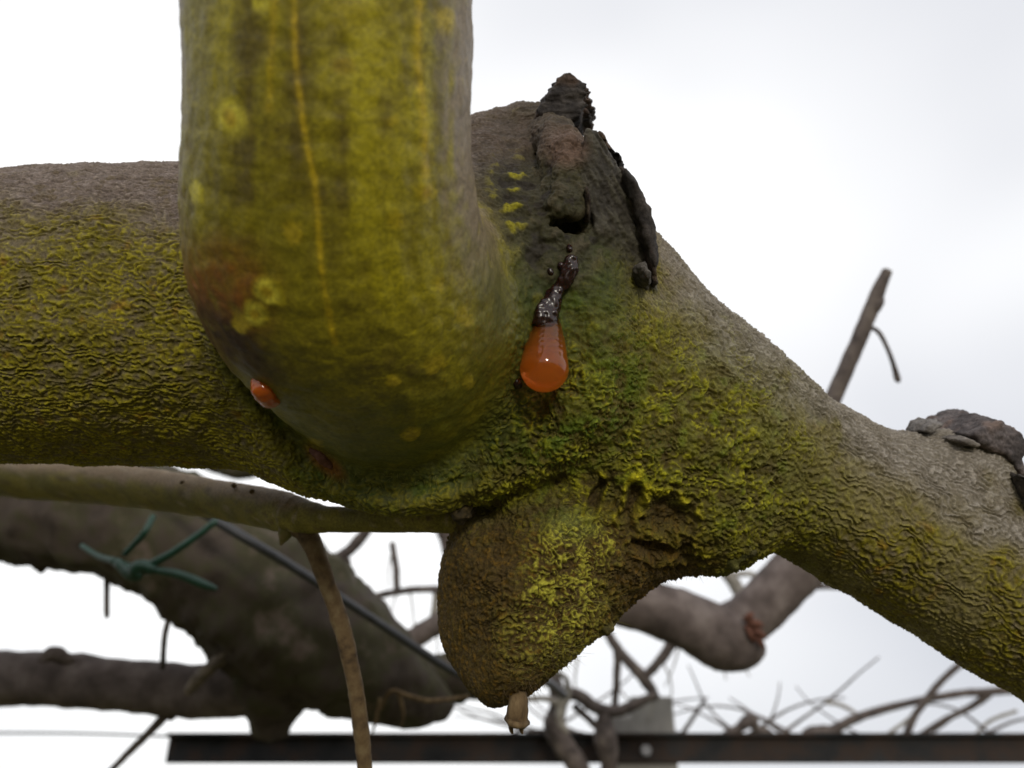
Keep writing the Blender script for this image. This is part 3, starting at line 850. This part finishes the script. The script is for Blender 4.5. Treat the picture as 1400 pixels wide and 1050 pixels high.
# broken stub on the right limb
slab('dead_snag', [(1282, 590), (1298, 578), (1318, 569), (1336, 566), (1346, 575), (1360, 576), (1370, 588), (1376, 604), (1370, 622), (1374, 640), (1384, 646), (1380, 660), (1354, 650), (1336, 624), (1300, 610)], 243, 272, [(0.05, 0.042, 0.042), (0.11, 0.092, 0.09), (0.14, 0.10, 0.085)], tilt=(0.2, 0.1), seed=9, h=0.9)
slab('wound_rim', [(1362, 640), (1376, 644), (1394, 650), (1399, 668), (1400, 700), (1404, 740), (1390, 730), (1376, 690)], 232, 262, [(0.04, 0.034, 0.03), (0.09, 0.075, 0.062)], seed=10)
slab('bark_flake', [(1250, 590), (1256, 580), (1266, 574), (1278, 576), (1286, 574), (1283, 581), (1274, 586), (1264, 594)], 247, 257, [(0.09, 0.08, 0.075), (0.17, 0.155, 0.145)], seed=11, h=0.7, rnd=0.4, rough=0.6)
slab('bark_flake', [(1296, 600), (1316, 596), (1332, 604), (1330, 612), (1312, 610)], 240, 250, [(0.10, 0.085, 0.075), (0.18, 0.16, 0.14)], seed=12, h=0.7, rnd=0.4, rough=0.6)
# ragged bark below the junction
slab('bark_flake', [(972, 752), (1000, 738), (1032, 740), (1022, 752), (1012, 756), (1004, 766), (1004, 780), (992, 774), (980, 770)], 226, 246, [(0.035, 0.04, 0.012), (0.085, 0.08, 0.02), (0.06, 0.05, 0.02)], seed=13, rough=1.1)
slab('bark_flake', [(812, 845), (836, 842), (840, 852), (832, 862), (822, 868), (818, 858)], 224, 238, [(0.06, 0.05, 0.015), (0.12, 0.10, 0.03)], seed=14, h=0.8)
slab('bark_flake', [(616, 690), (634, 676), (650, 684), (648, 706), (632, 716), (620, 708)], 218, 234, [(0.035, 0.026, 0.014), (0.07, 0.05, 0.02)], seed=15, h=0.8, rough=1.0)

# ------------------------------------------------------------------ resin
def bead_body(bones, k, h, sub=1, noise=0.0):
    def f(X):
        v = None
        for B in bones:
            d = B.dist(X)
            v = d if v is None else smin(v, d, k)
        if noise: v = v + noise * (pnv(X, 3.0, 2.2) + 0.8 * pnv(X, 1.3, 5.2))
        return v
    P_ = np.vstack([B.p for B in bones]); R_ = max(B.r.max() for B in bones)
    Vs, Qs = surface_net(f, P_.min(0) - R_ - 1.5, P_.max(0) + R_ + 1.5, h)
    Vs = relax(Vs, f, 2)
    for _ in range(sub):
        (Vs,), Qs = subdivide([Vs], Qs); Vs = relax(Vs, f, 1)
    return Vs, Qs

class MB(Bone):
    def __init__(self, pts, n=10):
        s = spline(pts, n)
        self.p, self.r = s[:, :3], np.maximum(s[:, 3], 0.15)

def on(px, py, lift, r):
    p, n = surf(px, py, 3)
    q = P(px, py, -p[2] - lift)
    return [*q, r]

drop = empty('resin_drop', surf(743, 445)[0])
zt = surf(750, 440)[0][2]; zb = surf(744, 500)[0][2]
zz = max(zt, zb)
mmp = -zz / F
def dp(px, py, r, dz): return [(px - 700) / F * -zz, (525 - py) / F * -zz, zz + dz, r * mmp]
Vd, Qd = bead_body([MB([dp(752, 436, 11, 0.5), dp(748, 452, 20, 1.6), dp(745, 478, 28.0, 3.4), dp(743, 504, 32.5, 6.5)], 10)], 2, 0.7)
mesh_obj('drop', Vd, Qd, M['amber'], drop)
tb = [MB([on(781, 356, 0.6, 1.6), on(778, 372, 0.8, 2.0), on(768, 390, 0.9, 1.7), on(760, 402, 1.0, 1.9), on(752, 418, 1.2, 2.1), on(748, 438, 1.6, 2.3)], 14),
      MB([on(742, 412, 0.9, 1.0), on(738, 428, 1.2, 1.3), on(737, 440, 1.4, 1.5)], 6), MB([on(762, 412, 0.8, 1.0), on(756, 430, 1.2, 1.2)], 5)]
Vd, Qd = bead_body(tb, 0.8, 0.6, noise=0.38)
mesh_obj('dried_trickle', Vd, Qd, M['resin_dark'], drop)
for x, y, r in ((767, 363, 0.9), (752, 370, 0.7), (778, 338, 0.7), (740, 425, 0.8), (766, 396, 0.8), (760, 398, 0.7), (733, 440, 0.8), (707, 523, 1.1)):
    Vd, Qd = bead_body([MB([on(x, y, 0.2, r), on(x + 1, y + 3, 0.3, r)], 3)], 0.5, 0.45, 1)
    mesh_obj('bead', Vd, Qd, M['resin_dark'], drop)
tag(drop, 'large amber resin drop hanging from a dark trickle below the pruning wound', 'resin drop')
Vd, Qd = bead_body([MB([on(354, 524, -0.6, 1.6), on(361, 532, 0.0, 2.6), on(368, 541, 0.0, 2.6), on(374, 546, -0.6, 1.6)], 8)], 1, 0.6, noise=0.15)
tag(mesh_obj('resin_drop', Vd, Qd, M['resin']), 'small orange resin blob squeezed out of the crease under the cane', 'resin drop')
Vd, Qd = bead_body([MB([on(428, 616, -0.2, 0.9), on(440, 626, 0.1, 1.4), on(452, 636, -0.2, 0.9)], 6)], 1, 0.5, noise=0.3)
tag(mesh_obj('resin_streak', Vd, Qd, M['bud']), 'thin rusty orange resin streak in the lower fold of the cane collar', 'resin')

# ------------------------------------------------------------------ hairs and moss on the stub and collar (uncountable)
def strands(name, spots, mat, length, rad, parent, curl=0.5, grav=0.3, lean=None, label=None):
    Vt, Fq = [], []
    for (px, py) in spots:
        p, n = surf(px, py, 4)
        L = length * rng.uniform(0.4, 1.3)
        d = n + rng.normal(size=3) * curl
        if lean is not None: d = d + np.asarray(lean)
        d /= np.linalg.norm(d)
        side = np.cross(d, rng.normal(size=3)); side /= np.linalg.norm(side)
        bend = rng.normal(size=3) * curl * 0.7 + np.array([0, -grav, 0])
        k = len(Vt); S = 4
        for i in range(S + 1):
            t = i / S
            c = p - n * 0.3 + d * L * t + bend * L * t * t * 0.5
            r = rad * (1 - 0.75 * t)
            b = np.cross(d, side)
            for j in range(3):
                a = 2.094 * j
                Vt.append(c + r * (side * math.cos(a) + b * math.sin(a)))
        for i in range(S):
            for j in range(3):
                a, b_ = k + i * 3 + j, k + i * 3 + (j + 1) % 3
                Fq.append([a, b_, b_ + 3, a + 3])
    o = mesh_obj(name, np.array(Vt), np.array(Fq), M[mat], parent)
    o['kind'] = 'stuff'
    return o
def scatter(n, regions):
    o = []
    for _ in range(n):
        x, y, rx, ry = regions[rng.randint(len(regions))]
        a, r = rng.uniform(0, 6.283), math.sqrt(rng.uniform())
        o.append((x + rx * r * math.cos(a), y + ry * r * math.sin(a)))
    return o
strands('hair_fibres', scatter(260, [(700, 880, 75, 50), (740, 870, 60, 45), (680, 920, 40, 35), (760, 900, 20, 18), (800, 840, 50, 30)]), 'fibre', 4.5, 0.05, vine, 0.5, 0.4, lean=(1.5, 0.7, -0.6))
strands('hair_fibres', scatter(260, [(880, 790, 40, 14), (930, 778, 40, 10), (720, 940, 40, 16), (770, 900, 20, 14)]), 'brown_twig', 2.0, 0.06, vine, 0.5, 0.4, lean=(0.3, -0.9, 0))
strands('moss_tufts', scatter(900, [(790, 590, 60, 16), (840, 540, 35, 45), (860, 480, 25, 50), (740, 625, 60, 14), (880, 600, 40, 40)]), 'moss', 1.2, 0.09, vine, 0.9, 0.2)
strands('moss_tufts', scatter(500, [(850, 460, 25, 50), (830, 500, 40, 40), (700, 640, 90, 14), (530, 655, 90, 12)]), 'fibre', 1.2, 0.08, vine, 0.9, 0.2)
# dry flower stalk under the stub
stv = merge(tube_mesh([(709, 925, 232, 9), (709, 945, 222, 11), (709, 958, 217, 13), (707, 975, 216, 15), (706, 984, 216, 16.5), (704, 988, 216, 14)], n=16, m=14, bump=0.10, bscale=2.0),
            tube_mesh([(693, 982, 216, 4), (700, 990, 212, 4.5), (712, 992, 212, 4.5), (721, 988, 216, 4)], n=8, m=8, bump=0.2, bscale=1.5),
            tube_mesh([(698, 988, 215, 4), (699, 998, 215, 3), (701, 1003, 215, 1.5)], n=6, m=8), tube_mesh([(714, 990, 216, 4), (713, 999, 216, 3), (715, 1003, 216, 1)], n=6, m=8))
mesh_obj('dry_stalk', *stv, M['husk'], vine)
tag(vine, 'thick mossy vine limb with an upright olive cane, a pruning wound and a pruned stub', 'vine')


# ------------------------------------------------------------------ green shoot below the limb
shoot = empty('vine_shoot', P(120, 660, 330))
sv = tube_mesh([(-260, 622, 420, 30), (0, 650, 370, 29), (150, 662, 335, 28), (280, 680, 300, 27), (380, 698, 270, 27), (410, 706, 262, 25), (450, 710, 254, 18), (540, 711, 242, 17), (600, 712, 235, 17), (660, 714, 230, 16)], n=130, m=32, bump=0.06, bscale=6)
sx, sy = proj(sv[0])
mid_y = np.interp(sx, [0, 150, 280, 380, 450, 660], [648, 663, 682, 700, 710, 714])
tpn = pnv(sv[0], 7, 3.0); tpf = pnv(sv[0], 2.0, 6.0)
tt = sstep(0.0, -0.6, (sy - mid_y) / 28.0 + 0.3 * tpn) * sstep(450, 400, sx + 15 * tpn)
cc = lerp(np.zeros_like(sv[0]) + (0.135, 0.115, 0.015), (0.205, 0.170, 0.024), sstep(-0.3, 0.4, tpn))
cc = lerp(cc, (0.290, 0.200, 0.140), tt * 0.75)  # lit pinkish upper side put into the stem colour
cc = lerp(cc, (0.085, 0.055, 0.030), sstep(0.25, 0.6, tpf * 0.7 + tpn * 0.5) * 0.7)
cc = lerp(cc, (0.30, 0.24, 0.16), sstep(0.45, 0.7, pnv(sv[0], 2.6, 16.0)) * 0.7)
mesh_obj('stem', *sv, M['limb'], shoot, col=np.clip(cc, 0.004, 1))
tube('side_twig', [(408, 715, 263, 18), (425, 740, 260, 14), (448, 800, 258, 12), (468, 860, 256, 12), (484, 930, 255, 11), (494, 1000, 254, 11), (502, 1080, 254, 10), (520, 1200, 254, 8)], 'brown_twig', shoot, n=60, m=14, bump=0.12, bscale=3)
tube('bud', [(392, 724, 262, 11), (388, 735, 262, 8), (384, 745, 262, 2)], 'young_bark', shoot, n=8, m=10, bump=0.2, bscale=3)
for x, y in ((250, 660), (300, 690), (345, 672), (365, 690), (470, 716), (520, 706), (565, 716), (200, 672), (320, 664)):
    d = np.interp(x, [0, 150, 280, 380, 450, 600], [370, 335, 300, 270, 254, 235]) - np.interp(x, [0, 380, 450, 600], [11, 6.2, 3.6, 3.1])
    tube('lenticel', [(x - 4, y, d + 0.2, 1), (x, y, d - 0.1, 4), (x + 4, y + 1, d + 0.2, 1)], 'husk', shoot, n=6, m=8, bump=0.2, bscale=1)
tag(shoot, 'slender greenish vine shoot running under the limb with a brown twig hanging from it', 'shoot')

# ------------------------------------------------------------------ dark vine behind, left
dv = empty('vine', P(380, 930, 560))
tube('limb', [(-1800, 700, 900, 70), (-500, 680, 640, 70), (-120, 690, 580, 74), (60, 696, 560, 75), (200, 718, 545, 84), (310, 778, 540, 92), (395, 842, 545, 102), (480, 893, 550, 80), (560, 944, 560, 46), (612, 968, 570, 18)], 'back_bark', dv, n=160, m=56, bump=0.10, bscale=17)
tube('side_limb', [(-1800, 900, 720, 40), (-500, 915, 590, 38), (-100, 926, 572, 36), (60, 928, 565, 36), (180, 938, 560, 34), (280, 945, 556, 36), (360, 935, 552, 40)], 'grey_bark', dv, n=80, m=24, bump=0.07, bscale=16)
tube('root_burl', [(400, 880, 548, 85), (380, 935, 545, 62), (372, 972, 545, 38), (370, 1003, 545, 24)], 'back_bark', dv, n=30, m=28, bump=0.14, bscale=14)
tube('side_spur', [(470, 920, 548, 60), (530, 955, 552, 36), (572, 975, 556, 20), (600, 972, 560, 13)], 'back_bark', dv, n=24, m=20, bump=0.16, bscale=14)
tube('knot', [(50, 752, 548, 22), (56, 774, 546, 10), (57, 783, 546, 3)], 'back_bark', dv, n=10, m=12, bump=0.15, bscale=8)
tube('knot', [(180, 775, 530, 20), (185, 790, 528, 9), (186, 797, 528, 3)], 'back_bark', dv, n=10, m=12, bump=0.15, bscale=8)
tube('knot', [(60, 905, 560, 10), (72, 893, 556, 9), (92, 900, 556, 8), (104, 908, 560, 6)], 'grey_bark', dv, n=14, m=12, bump=0.3, bscale=6)
tube('knot', [(232, 960, 552, 12), (236, 975, 550, 8), (232, 984, 550, 3)], 'back_bark', dv, n=10, m=12, bump=0.2, bscale=8)
slab('loose_bark', [(250, 945), (262, 925), (290, 900), (306, 885), (318, 868), (330, 880), (324, 898), (300, 912), (275, 935), (262, 950)], 508, 520, [(0.07, 0.055, 0.04), (0.16, 0.13, 0.10)], h=2.2, rnd=1.5, rough=1.2, seed=20, parent=dv, sub=0)
tag(dv, 'dark blurred vine limb behind the shoot, bound with a green tie', 'vine')
for nm, rows, lb in (
    ('dry_tendril', [(146, 745, 548, 4), (146, 790, 548, 4), (146, 838, 548, 3.6), (147, 843, 548, 2)], 'short dark stem hanging straight down from the dark vine limb'),
    ('dry_tendril', [(256, 806, 520, 3.5), (238, 830, 520, 4), (226, 865, 520, 4), (222, 914, 525, 4)], 'thin arched tendril between the dark limb and its side limb'),
    ('twig', [(226, 978, 556, 7), (205, 1000, 558, 5.5), (180, 1025, 560, 5), (150, 1055, 562, 4), (120, 1085, 564, 3)], 'bare twig slanting down from under the grey side limb')):
    tag(tube(nm, rows, 'twig', n=24, m=8, bump=0.12, bscale=5), lb, 'tendril' if 'tendril' in nm else 'twig')
# green tie
tie = empty('plant_tie', P(185, 775, 470))
Vt, Fq = merge(tube_mesh([(296, 712, 452, 4.5), (262, 738, 450, 5), (225, 762, 450, 5.5), (190, 776, 452, 6), (158, 770, 462, 5)], n=24, m=10, bump=0.1, bscale=4))
mesh_obj('strap', Vt, Fq, M['tie'], tie)
Vt, Fq = tube_mesh([(210, 705, 458, 4), (196, 730, 452, 4.5), (170, 758, 458, 4)], n=14, m=10, bump=0.1, bscale=4)
mesh_obj('strap', Vt, Fq, M['tie'], tie)
Vt, Fq = tube_mesh([(160, 768, 455, 6), (182, 786, 450, 10), (190, 776, 448, 11), (212, 778, 450, 8)], n=16, m=10, bump=0.2, bscale=4)
mesh_obj('knot', Vt, Fq, M['tie'], tie)
Vt, Fq = tube_mesh([(205, 778, 450, 5), (245, 786, 446, 6.5), (280, 800, 444, 6), (296, 805, 444, 3)], n=16, m=10, bump=0.1, bscale=5)
mesh_obj('loose_end', Vt, Fq, M['tie'], tie)
Vt, Fq = tube_mesh([(112, 746, 480, 3.5), (134, 760, 470, 4), (160, 768, 456, 5)], n=10, m=10)
mesh_obj('loose_end', Vt, Fq, M['tie'], tie)
tag(tie, 'green plastic tie knotted round the dark vine limb', 'plant tie')
tag(tube('drip_line', [(-300, 330, 620, 6), (0, 530, 540, 6), (296, 712, 470, 7), (400, 775, 480, 6.5), (500, 840, 495, 6), (620, 918, 520, 6), (670, 935, 540, 6), (740, 930, 600, 6), (770, 950, 700, 6)], 'cable', n=60, m=10), 'thin black plastic line running down past the dark vine limb', 'cable')

# ------------------------------------------------------------------ steel beam, post, wire
beam = empty('steel_beam', P(820, 1020, 820))
def box_px(x0, x1, y0, y1, d0, d1, sk=0.0):
    v = []
    for d in (d0, d1):
        dm = d0
        for (x, y) in ((x0, y0), (x1, y0), (x1, y1), (x0, y1)):
            q = P(x, y, dm); v.append([q[0], q[1], -d])
    return np.array(v), [[3, 2, 1, 0], [4, 5, 6, 7], [0, 1, 5, 4], [1, 2, 6, 5], [2, 3, 7, 6], [3, 0, 4, 7]]
def bevel(o, w):
    md = o.modifiers.new('bevel', 'BEVEL'); md.width = w; md.segments = 2
Mr = np.linalg.inv(CM[:3, :3])
def wv(p): return (Mr @ (np.asarray(p, float) - CM[:3, 3])) * 1000      # world metres -> working mm
def wbox(x0, x1, y0, y1, z0, z1):
    v = np.array([[x, y, z] for x in (x0, x1) for y in (y0, y1) for z in (z0, z1)])
    return v, [[0, 1, 3, 2], [4, 6, 7, 5], [0, 4, 5, 1], [2, 3, 7, 6], [0, 2, 6, 4], [1, 5, 7, 3]]
b0, b1 = W(P(232, 1004, 820)), W(P(232, 1040, 820))
by, bzt = b0[1], b0[2]
hgt = 0.0245
xr = 1.6
v, f_ = wbox(b0[0], xr, by, by + 0.005, bzt - hgt, bzt)
o = mesh_obj('web', v, f_, M['iron'], beam, smooth=False, world_space=True); bevel(o, 0.0008)
v, f_ = wbox(b0[0], xr, by - 0.009, by, bzt - 0.003, bzt + 0.0005)
o = mesh_obj('flange', v, f_, M['iron'], beam, smooth=False, world_space=True); bevel(o, 0.0008)
bx = W(P(881, 1022, 820))
for k, (x, z) in enumerate(((bx[0], bzt - 0.014), (bx[0] + 0.42, bzt - 0.014))):
    a = np.linspace(0, 2 * math.pi, 6, endpoint=False)
    v = np.array([[x + 0.0055 * math.cos(t), yy, z + 0.0055 * math.sin(t)] for yy in (by - 0.005, by) for t in a])
    f_ = [[j, (j + 1) % 6, 6 + (j + 1) % 6, 6 + j] for j in range(6)] + [list(range(6))[::-1], list(range(6, 12))]
    o = mesh_obj('bolt', v, f_, M['wire'], beam, smooth=False, world_space=True); bevel(o, 0.0006)
tag(beam, 'dark rusty angle iron beam running across behind the vines', 'beam')
pt0 = W(P(862, 955, 840)); pt1 = W(P(920, 958, 840))
post = empty('concrete_post', P(890, 1000, 850)); post.location = (pt0[0], by + 0.03, 0)
v, f_ = wbox(pt0[0], pt1[0], by + 0.0055, by + 0.05, 0.0, pt1[2] + 0.004)
o = mesh_obj('post', v, f_, M['concrete'], post, smooth=False, world_space=True); bevel(o, 0.002)
v, f_ = wbox(pt0[0] - 0.022, pt0[0] + 0.004, by + 0.0055, by + 0.04, bzt - 0.2, bzt + 0.018)
o = mesh_obj('bracket', v, f_, M['concrete'], post, smooth=False, world_space=True); bevel(o, 0.004)
tag(post, 'grey concrete post end sticking up behind the steel beam', 'post')
v0 = W(P(890, 1000, 840))
v, f_ = wbox(xr - 0.06, xr - 0.01, by + 0.0055, by + 0.05, 0.0, bzt + 0.03)
tag(mesh_obj('concrete_post', v, f_, M['concrete'], smooth=False, world_space=True), 'grey concrete post under the far right end of the steel beam', 'post')
tag(tube('trellis_wire', [(-2500, 990, 780, 1.6), (-500, 1001, 800, 1.6), (0, 1002, 815, 1.6), (120, 1003, 818, 1.6), (236, 1007, 820, 1.6)], 'wire', n=20, m=8), 'thin trellis wire reaching the cut end of the steel beam', 'wire')

# ------------------------------------------------------------------ vines and twigs behind, right and centre
rv = empty('vine', P(1000, 890, 620))
tube('limb', [(640, 760, 600, 36), (760, 790, 605, 36), (860, 822, 612, 36), (930, 845, 616, 38), (985, 872, 618, 42), (1012, 882, 620, 34), (1028, 868, 622, 26)], 'grey_bark', rv, n=60, m=24, bump=0.06, bscale=16)
tube('upper_limb', [(985, 880, 622, 30), (1030, 840, 625, 34), (1075, 795, 632, 35), (1130, 735, 645, 34), (1190, 650, 660, 30), (1260, 520, 690, 26)][:5], 'grey_bark', rv, n=40, m=24, bump=0.05, bscale=16)
bm_ = [tube_mesh([(x0, y0, 602, r0), ((x0 + x1) / 2 + 2, (y0 + y1) / 2, 599, r0 * 1.15), (x1, y1, 601, 1.2)], n=9, m=8, bump=0.3, bscale=3, seed=x0) for x0, y0, x1, y1, r0 in ((1018, 846, 1030, 838, 4), (1022, 850, 1044, 856, 5), (1026, 858, 1048, 874, 5), (1030, 868, 1046, 888, 4), (1020, 856, 1030, 880, 4))]
mesh_obj('red_bud', *merge(*bm_), M['bud'], rv)
tag(rv, 'grey vine branch with a rounded elbow and red bud behind the pruned stub', 'vine')
uc = empty('pruned_cane', P(1100, 640, 480))
tube('stem', [(1085, 680, 480, 12), (1140, 543, 482, 11.5), (1172, 470, 484, 11), (1190, 425, 486, 10.5), (1203, 392, 487, 9), (1213, 370, 488, 7)], 'twig', uc, n=30, m=12, bump=0.08, bscale=5)
tube('bud', [(1196, 424, 484, 6), (1203, 414, 484, 6), (1207, 404, 485, 2)], 'twig', uc, n=8, m=8, bump=0.2, bscale=3)
tube('tendril', [(1188, 446, 484, 3), (1202, 455, 484, 3.2), (1214, 478, 484, 3), (1222, 500, 485, 3.4), (1227, 518, 485, 4.5), (1230, 522, 485, 2)], 'twig', uc, n=20, m=8)
tag(uc, 'straight pruned cane with a drooping tendril rising behind the right limb', 'cane')

tw = [  # label, material, [(rows)...] : each a separate bare shoot
    ('crooked dark twig fork between the hanging brown twig and the green shoot', 'twig', [[(350, 850, 700, 8), (420, 790, 700, 8), (455, 768, 700, 8), (485, 745, 700, 8), (520, 700, 705, 8)], [(470, 760, 698, 6), (476, 768, 698, 4), (478, 772, 698, 2)]]),
    ('small twig tip poking out beside the hanging brown twig', 'twig', [[(385, 768, 640, 4), (400, 762, 640, 4), (416, 760, 640, 2)]]),
    ('thin arching twig between the black line and the pruned stub', 'twig', [[(455, 845, 760, 6), (500, 820, 760, 5), (550, 808, 760, 5), (600, 806, 760, 5), (680, 815, 765, 4)], [(543, 808, 760, 5), (541, 775, 760, 5), (536, 742, 760, 4)]]),
    ('stout brown branch rising behind the black line towards the stub', 'grey_bark', [[(500, 915, 720, 14), (545, 885, 720, 15), (590, 858, 720, 15), (640, 828, 720, 14), (720, 780, 725, 12)]]),
    ('pale mauve branch behind the end of the green shoot', 'grey_bark', [[(660, 860, 780, 14), (640, 800, 780, 15), (618, 750, 780, 14), (600, 690, 780, 13)]]),
    ('rough brown branch end behind the lower left of the stub', 'back_bark', [[(540, 905, 600, 16), (575, 928, 600, 30), (620, 925, 600, 36), (680, 900, 605, 36)]]),
    ('forked grey twig spreading above the concrete post', 'twig', [[(815, 840, 800, 5), (845, 888, 800, 7), (882, 930, 800, 8), (897, 955, 800, 6)], [(880, 928, 800, 6), (905, 900, 800, 7), (930, 870, 800, 8), (1005, 825, 802, 8), (1080, 800, 802, 5)], [(845, 888, 800, 6), (843, 930, 800, 5), (840, 970, 800, 5)]]),
    ('curling dark vine shoot tangled above the steel beam', 'twig', [[(755, 925, 790, 10), (762, 945, 790, 9), (790, 950, 790, 9), (815, 968, 790, 9), (845, 972, 790, 8), (870, 962, 790, 7), (895, 950, 790, 5)], [(757, 925, 790, 10), (764, 965, 788, 12), (757, 990, 786, 14), (768, 1015, 782, 15), (785, 1040, 780, 15), (800, 1070, 780, 14)], [(785, 965, 790, 5), (812, 990, 790, 5), (822, 1000, 790, 4)], [(825, 972, 790, 8), (828, 1010, 784, 16), (832, 1040, 782, 12), (830, 1060, 784, 10)]]),
    ('short straight twig standing on the steel beam beside the post', 'twig', [[(928, 1010, 860, 3), (945, 985, 860, 3), (964, 955, 860, 2)]]),
    ('knobbly dark shoot peeping over the steel beam', 'twig', [[(990, 1010, 860, 8), (1010, 996, 860, 7), (1026, 984, 860, 9), (1034, 996, 860, 6), (1050, 1002, 860, 6), (1060, 1012, 860, 5)]]),
    ('long arched twig curving over the steel beam under the right limb', 'twig', [[(1110, 1010, 880, 6), (1145, 995, 880, 6.5), (1175, 980, 880, 6), (1230, 964, 880, 5), (1300, 950, 882, 5), (1350, 946, 884, 5.5), (1430, 944, 886, 6), (1700, 960, 890, 6)], [(1352, 948, 884, 6), (1330, 965, 884, 4.5), (1290, 985, 884, 4), (1255, 1008, 886, 4)], [(1372, 946, 884, 4), (1395, 934, 884, 3), (1420, 925, 884, 3)], [(1100, 1005, 880, 8), (1125, 1000, 880, 9), (1150, 1002, 880, 5)]]),
    ('thin upright twig crossing the arched twig and meeting the right limb', 'twig', [[(1236, 1012, 840, 5.5), (1250, 980, 840, 5), (1268, 955, 840, 5), (1290, 928, 842, 4.5), (1325, 898, 844, 4.5), (1380, 850, 848, 4)]]),
    ('thin horizontal twig between the elbowed branch and the right limb', 'twig', [[(1075, 800, 800, 4), (1110, 802, 800, 4.5), (1150, 803, 800, 4), (1210, 812, 800, 3)]]),
    ('pale broad stalk behind the elbowed grey branch', 'wispy', [[(985, 770, 860, 9), (1005, 800, 860, 9), (1020, 825, 860, 9)], [(1000, 785, 860, 4), (1030, 786, 860, 4), (1046, 805, 860, 3.5)]]),
    ('pale curled tendril above the arched twig', 'wispy', [[(1130, 960, 900, 3), (1150, 964, 900, 3), (1175, 978, 900, 2)]]),
    ('faint fine stem over the right end of the steel beam', 'wispy', [[(1330, 1008, 900, 2), (1355, 985, 900, 2.5), (1390, 972, 900, 2.5)]]),
    ('fine stem slanting up beside the thin upright twig', 'wispy', [[(1212, 1005, 900, 2.5), (1240, 985, 900, 2.5), (1258, 968, 900, 2)]]),
    ('pale loop of dry stem wound over the dark shoot', 'wispy', [[(640, 952, 700, 4), (700, 957, 720, 4), (745, 955, 740, 4), (772, 962, 745, 5), (775, 930, 745, 4), (752, 915, 745, 4)], [(768, 950, 744, 6), (766, 985, 744, 6), (776, 1000, 744, 4)]]),
    ('frayed dry fibres wound on the end of the dark vine limb', 'husk', [[(520, 970, 520, 2), (535, 945, 515, 3), (560, 952, 512, 3), (590, 958, 515, 3), (640, 952, 530, 2.5)], [(545, 945, 514, 3), (552, 975, 512, 2), (548, 995, 512, 1)], [(520, 955, 516, 2.5), (514, 985, 516, 2.5), (508, 1004, 516, 1.2)]]),
    ('thin dry stem dropping from the arching twig behind the stub', 'wispy', [[(597, 808, 762, 5), (594, 835, 762, 5), (590, 860, 762, 4)]]),
    ('dark twig stub behind the left limb above the green shoot', 'back_bark', [[(280, 628, 760, 14), (330, 640, 760, 16), (380, 630, 760, 12)]]),
]
for lb, mt, lines in tw:
    ms = [tube_mesh(r, n=30, m=10, bump=0.14, bscale=7, seed=len(lb) * 0.37) for r in lines]
    if len(ms) == 1:
        tag(mesh_obj('twig', *ms[0], M[mt]), lb, 'twig')
    else:
        t = empty('twig', P(lines[0][0][0], lines[0][0][1], lines[0][0][2]))
        for i, m_ in enumerate(ms): mesh_obj('stem' if i == 0 else 'side_stem', *m_, M[mt], t)
        tag(t, lb, 'twig')

# fine tangle of bare twigs above the beam: look-alikes told apart only by place
rt_ = random.Random(21)
def fine_twig(x, y, ang, L, d, r0, curve):
    rows = []
    a = math.radians(ang)
    for i in range(6):
        rows.append((x, y, d + rt_.uniform(-4, 4), r0 * (1 - 0.12 * i)))
        x += L / 5 * math.cos(a); y -= L / 5 * math.sin(a); a += math.radians(curve / 5 + rt_.uniform(-8, 8))
    tag(tube('twig', rows, 'twig', n=16, m=7, bump=0.2, bscale=5, seed=x * 0.01), 'very fine bare twig in the tangle just above the steel beam', 'twig', 'fine twigs tangled above the beam')
for i in range(22):
    zone = rt_.choice([(730, 950), (740, 900), (1060, 1400), (1090, 1300), (1000, 1080)])
    x = rt_.uniform(*zone)
    fine_twig(x, rt_.uniform(1000, 1012), rt_.choice([rt_.uniform(8, 50), rt_.uniform(130, 172)]), rt_.uniform(70, 190), rt_.uniform(840, 960), rt_.uniform(1.2, 2.8), rt_.uniform(-70, 70))
for (x, y, a, L, c) in ((790, 900, -100, 70, 30), (842, 890, -95, 90, 20), (890, 930, -80, 60, -40), (930, 872, -100, 70, -20), (905, 905, -60, 60, -50), (990, 870, -95, 60, 20), (1000, 860, -80, 70, 30), (545, 805, -110, 50, 20), (560, 806, -80, 60, -10), (600, 830, -95, 70, 10), (540, 745, -110, 60, 30), (840, 930, -60, 60, 40)):
    rows = []
    an = math.radians(a)
    for i in range(5):
        rows.append((x, y, 800, 1.6 - 0.2 * i)); x += L / 4 * math.cos(an); y -= L / 4 * math.sin(an); an += math.radians(c / 4)
    tag(tube('dry_tendril', rows, 'wispy', n=12, m=6), 'wispy pale dry tendril dangling from a background twig', 'tendril', 'dry tendrils hanging from the background twigs')
